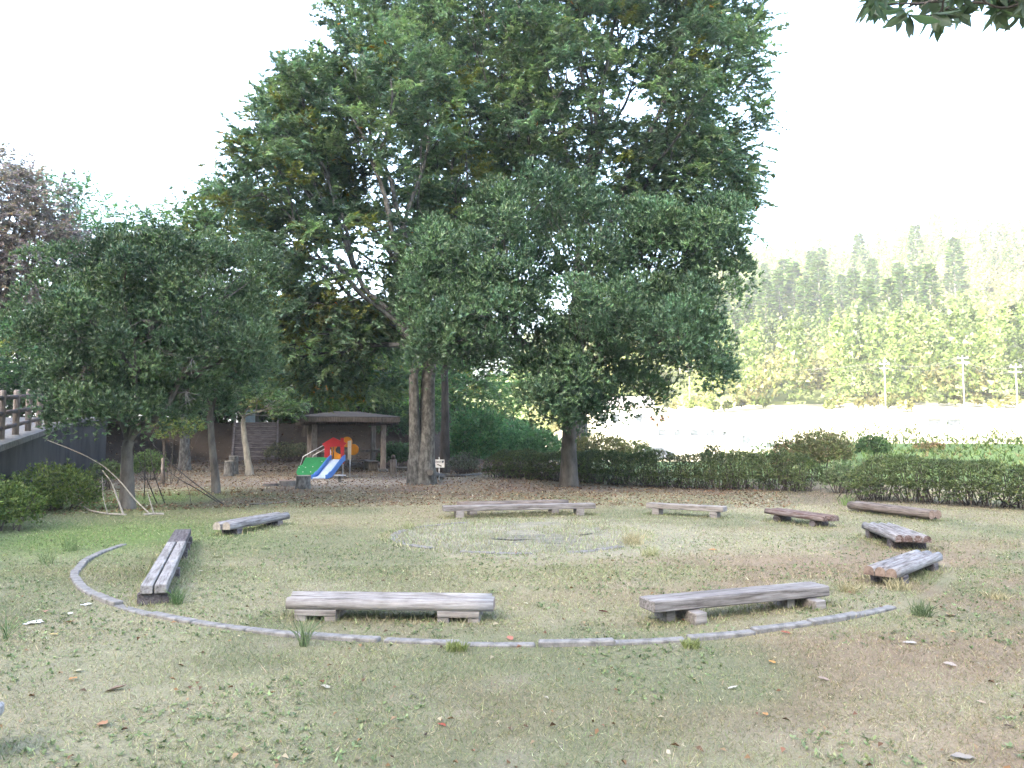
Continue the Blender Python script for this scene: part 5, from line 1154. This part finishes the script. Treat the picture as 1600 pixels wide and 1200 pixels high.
for i, a in enumerate([('tall green grass tuft growing over the kerb at front left', 475, 1010, 26, 62, 46, GR), ('green grass tuft past the right end of the kerb', 1440, 966, 40, 34, 110, GR), ('bright low grass tuft on the kerb near the centre', 715, 1016, 60, 16, 220, (.17, .20, .075)), ('yellow green grass tuft against the kerb at right', 1080, 1010, 50, 16, 160, (.18, .21, .085)),
                       ('green grass tuft beside the kerb at far left', 110, 860, 40, 40, 50, (.14, .19, .085)), ('green grass tuft in the lush grass at left', 75, 880, 40, 30, 50, (.14, .185, .09)), ('grass tuft by the near leg of the long left bench', 277, 945, 30, 34, 60, (.09, .15, .06)), ('dry straw tuft in front of the mossy three log bench', 1400, 925, 60, 26, 130, DR), ('dry straw tuft left of the mossy three log bench', 1330, 930, 60, 24, 130, DR), ('dry straw tuft at the right rim of the fire circle', 990, 850, 60, 26, 170, DR), ('dry straw tuft right of the fire circle, nearest the benches', 1015, 870, 50, 22, 110, (.30, .30, .17)), ('tall weed stalks at the left edge of the lawn', 8, 1000, 20, 60, 18, (.07, .12, .05)), ('green tuft at the left end of the right hedge', 1322, 795, 28, 22, 90, (.16, .24, .08)), ('straw tuft at the left rim of the fire circle', 636, 828, 36, 18, 90, (.26, .27, .15)), ('pale straw tuft far right on the lawn', 1560, 940, 60, 18, 110, DR)]):
    tuft(*a[:6], 950 + i, a[6])
def scrap(label, px, py, wpx, seed):
    p = U(px, py); r = rs(seed); s = wpx * p[1] / F; p[2] = hgt(p[0], p[1]) + .01; n = 9; g = np.linspace(-.5, .5, n); X, Y = np.meshgrid(g, g)
    Z = .22 * (fbm(X * 5 + seed, Y * 5, seed, 3)) * s; k = np.arange(n * n).reshape(n, n)
    V = np.stack([X * s * (1 + .1 * r.randn(n, n)), Y * s * .8 * (1 + .1 * r.randn(n, n)), Z], -1).reshape(-1, 3)
    o = mesh_np('paper_scrap', V, np.stack([k[:-1, :-1], k[:-1, 1:], k[1:, 1:], k[1:, :-1]], -1).reshape(-1, 4), M['white'], sm=True); o.location = tuple(p); o.rotation_euler.z = r.rand() * 6
    return tag(o, label, 'paper', 'white scraps on the left lawn')
scrap('larger crumpled white scrap on the lawn at left', 54, 974, 20, 1); scrap('small white scrap left of the larger white scrap', 41, 976, 9, 2)
scrap('white scrap just outside the kerb at left', 135, 947, 13, 3); scrap('tiny white scrap between the two larger scraps', 110, 960, 8, 4)

# ------------------------------------------------------------------ branch hanging in at the upper right
r = rs(990); tb_ = np.array((4.9, 1.6, hgt(4.9, 1.6)))
OT = thing('overhanging_tree', 'leafy branch tips of a near tree hanging in at the upper right', 'tree', tb_)
top = np.array((4.7, 1.8, 3.3)); P, rad = trunk_line(tb_, top, .16, .02, 991); MB().tube([tuple(p - tb_) for p in P], rad, 12, cap=False).build('trunk', 'bark', OT, smooth_=True)
tips = []
for i in range(110):
    px = 1345 + 300 * r.rand(); py = -90 + 118 * r.rand() ** .8 - (14 if px < 1400 else 0); tips.append(at(px, py, 2.9 + .9 * r.rand()))
tips += [np.array((2.6 + 3.2 * r.rand(), 1.0 + 2.6 * r.rand(), 3.5 + 1.3 * r.rand())) for _ in range(40)]
tips = np.array(tips); lines = []; grow(tips, top, np.array((-.3, .2, .9)), lines, r, .004, 3, .5)
tubes([(q - tb_, a, b) for q, a, b in lines]).build('limbs', 'bark_dark', OT, smooth_=True)
nt_ = len(tips); A = nrm(np.array([-.1, 0, -1.0]) + r.randn(nt_, 3) * .35); ti = np.array((0.10, 0.135, 0.095)) * (1 + .15 * r.randn(nt_, 1))
V, T = whorls(tips, A, 8, .095, .038, 1.0, ti, r, quad=True); Q = V.reshape(-1, 4, 3); b_, l_, t_, r_ = Q[:, 0], Q[:, 1], Q[:, 2], Q[:, 3]; m_ = (l_ + r_) / 2
W6 = np.stack([b_, l_ * .8 + b_ * .2, l_ * .75 + t_ * .25 + (l_ - m_) * .12, t_, r_ * .75 + t_ * .25 + (r_ - m_) * .12, r_ * .8 + b_ * .2], 1).reshape(-1, 3); k6 = np.arange(len(Q))[:, None] * 6
mesh_np('crown', W6, np.concatenate([k6 + np.array([[0, 1, 2, 3]]), k6 + np.array([[0, 3, 4, 5]])]), M['leaf'], OT, np.repeat(T, 6, 0), tb_)

# ------------------------------------------------------------------ the hazy evening air of the valley
HZ = MB().box((0, 0, 64), (5600, 5600, 152)).build('haze', 'wire'); HZ.data.materials.clear(); HZ['kind'] = 'stuff'
hm = bpy.data.materials.new('haze_air'); hm.use_nodes = True; hn = hm.node_tree; hn.nodes.remove(hn.nodes['Principled BSDF'])
pv = hn.nodes.new('ShaderNodeVolumePrincipled'); pv.inputs['Color'].default_value = (.92, .95, 1, 1); pv.inputs['Density'].default_value = 0.00048; pv.inputs['Anisotropy'].default_value = 0.2
hn.links.new(pv.outputs[0], hn.nodes['Material Output'].inputs['Volume']); HZ.data.materials.append(hm)
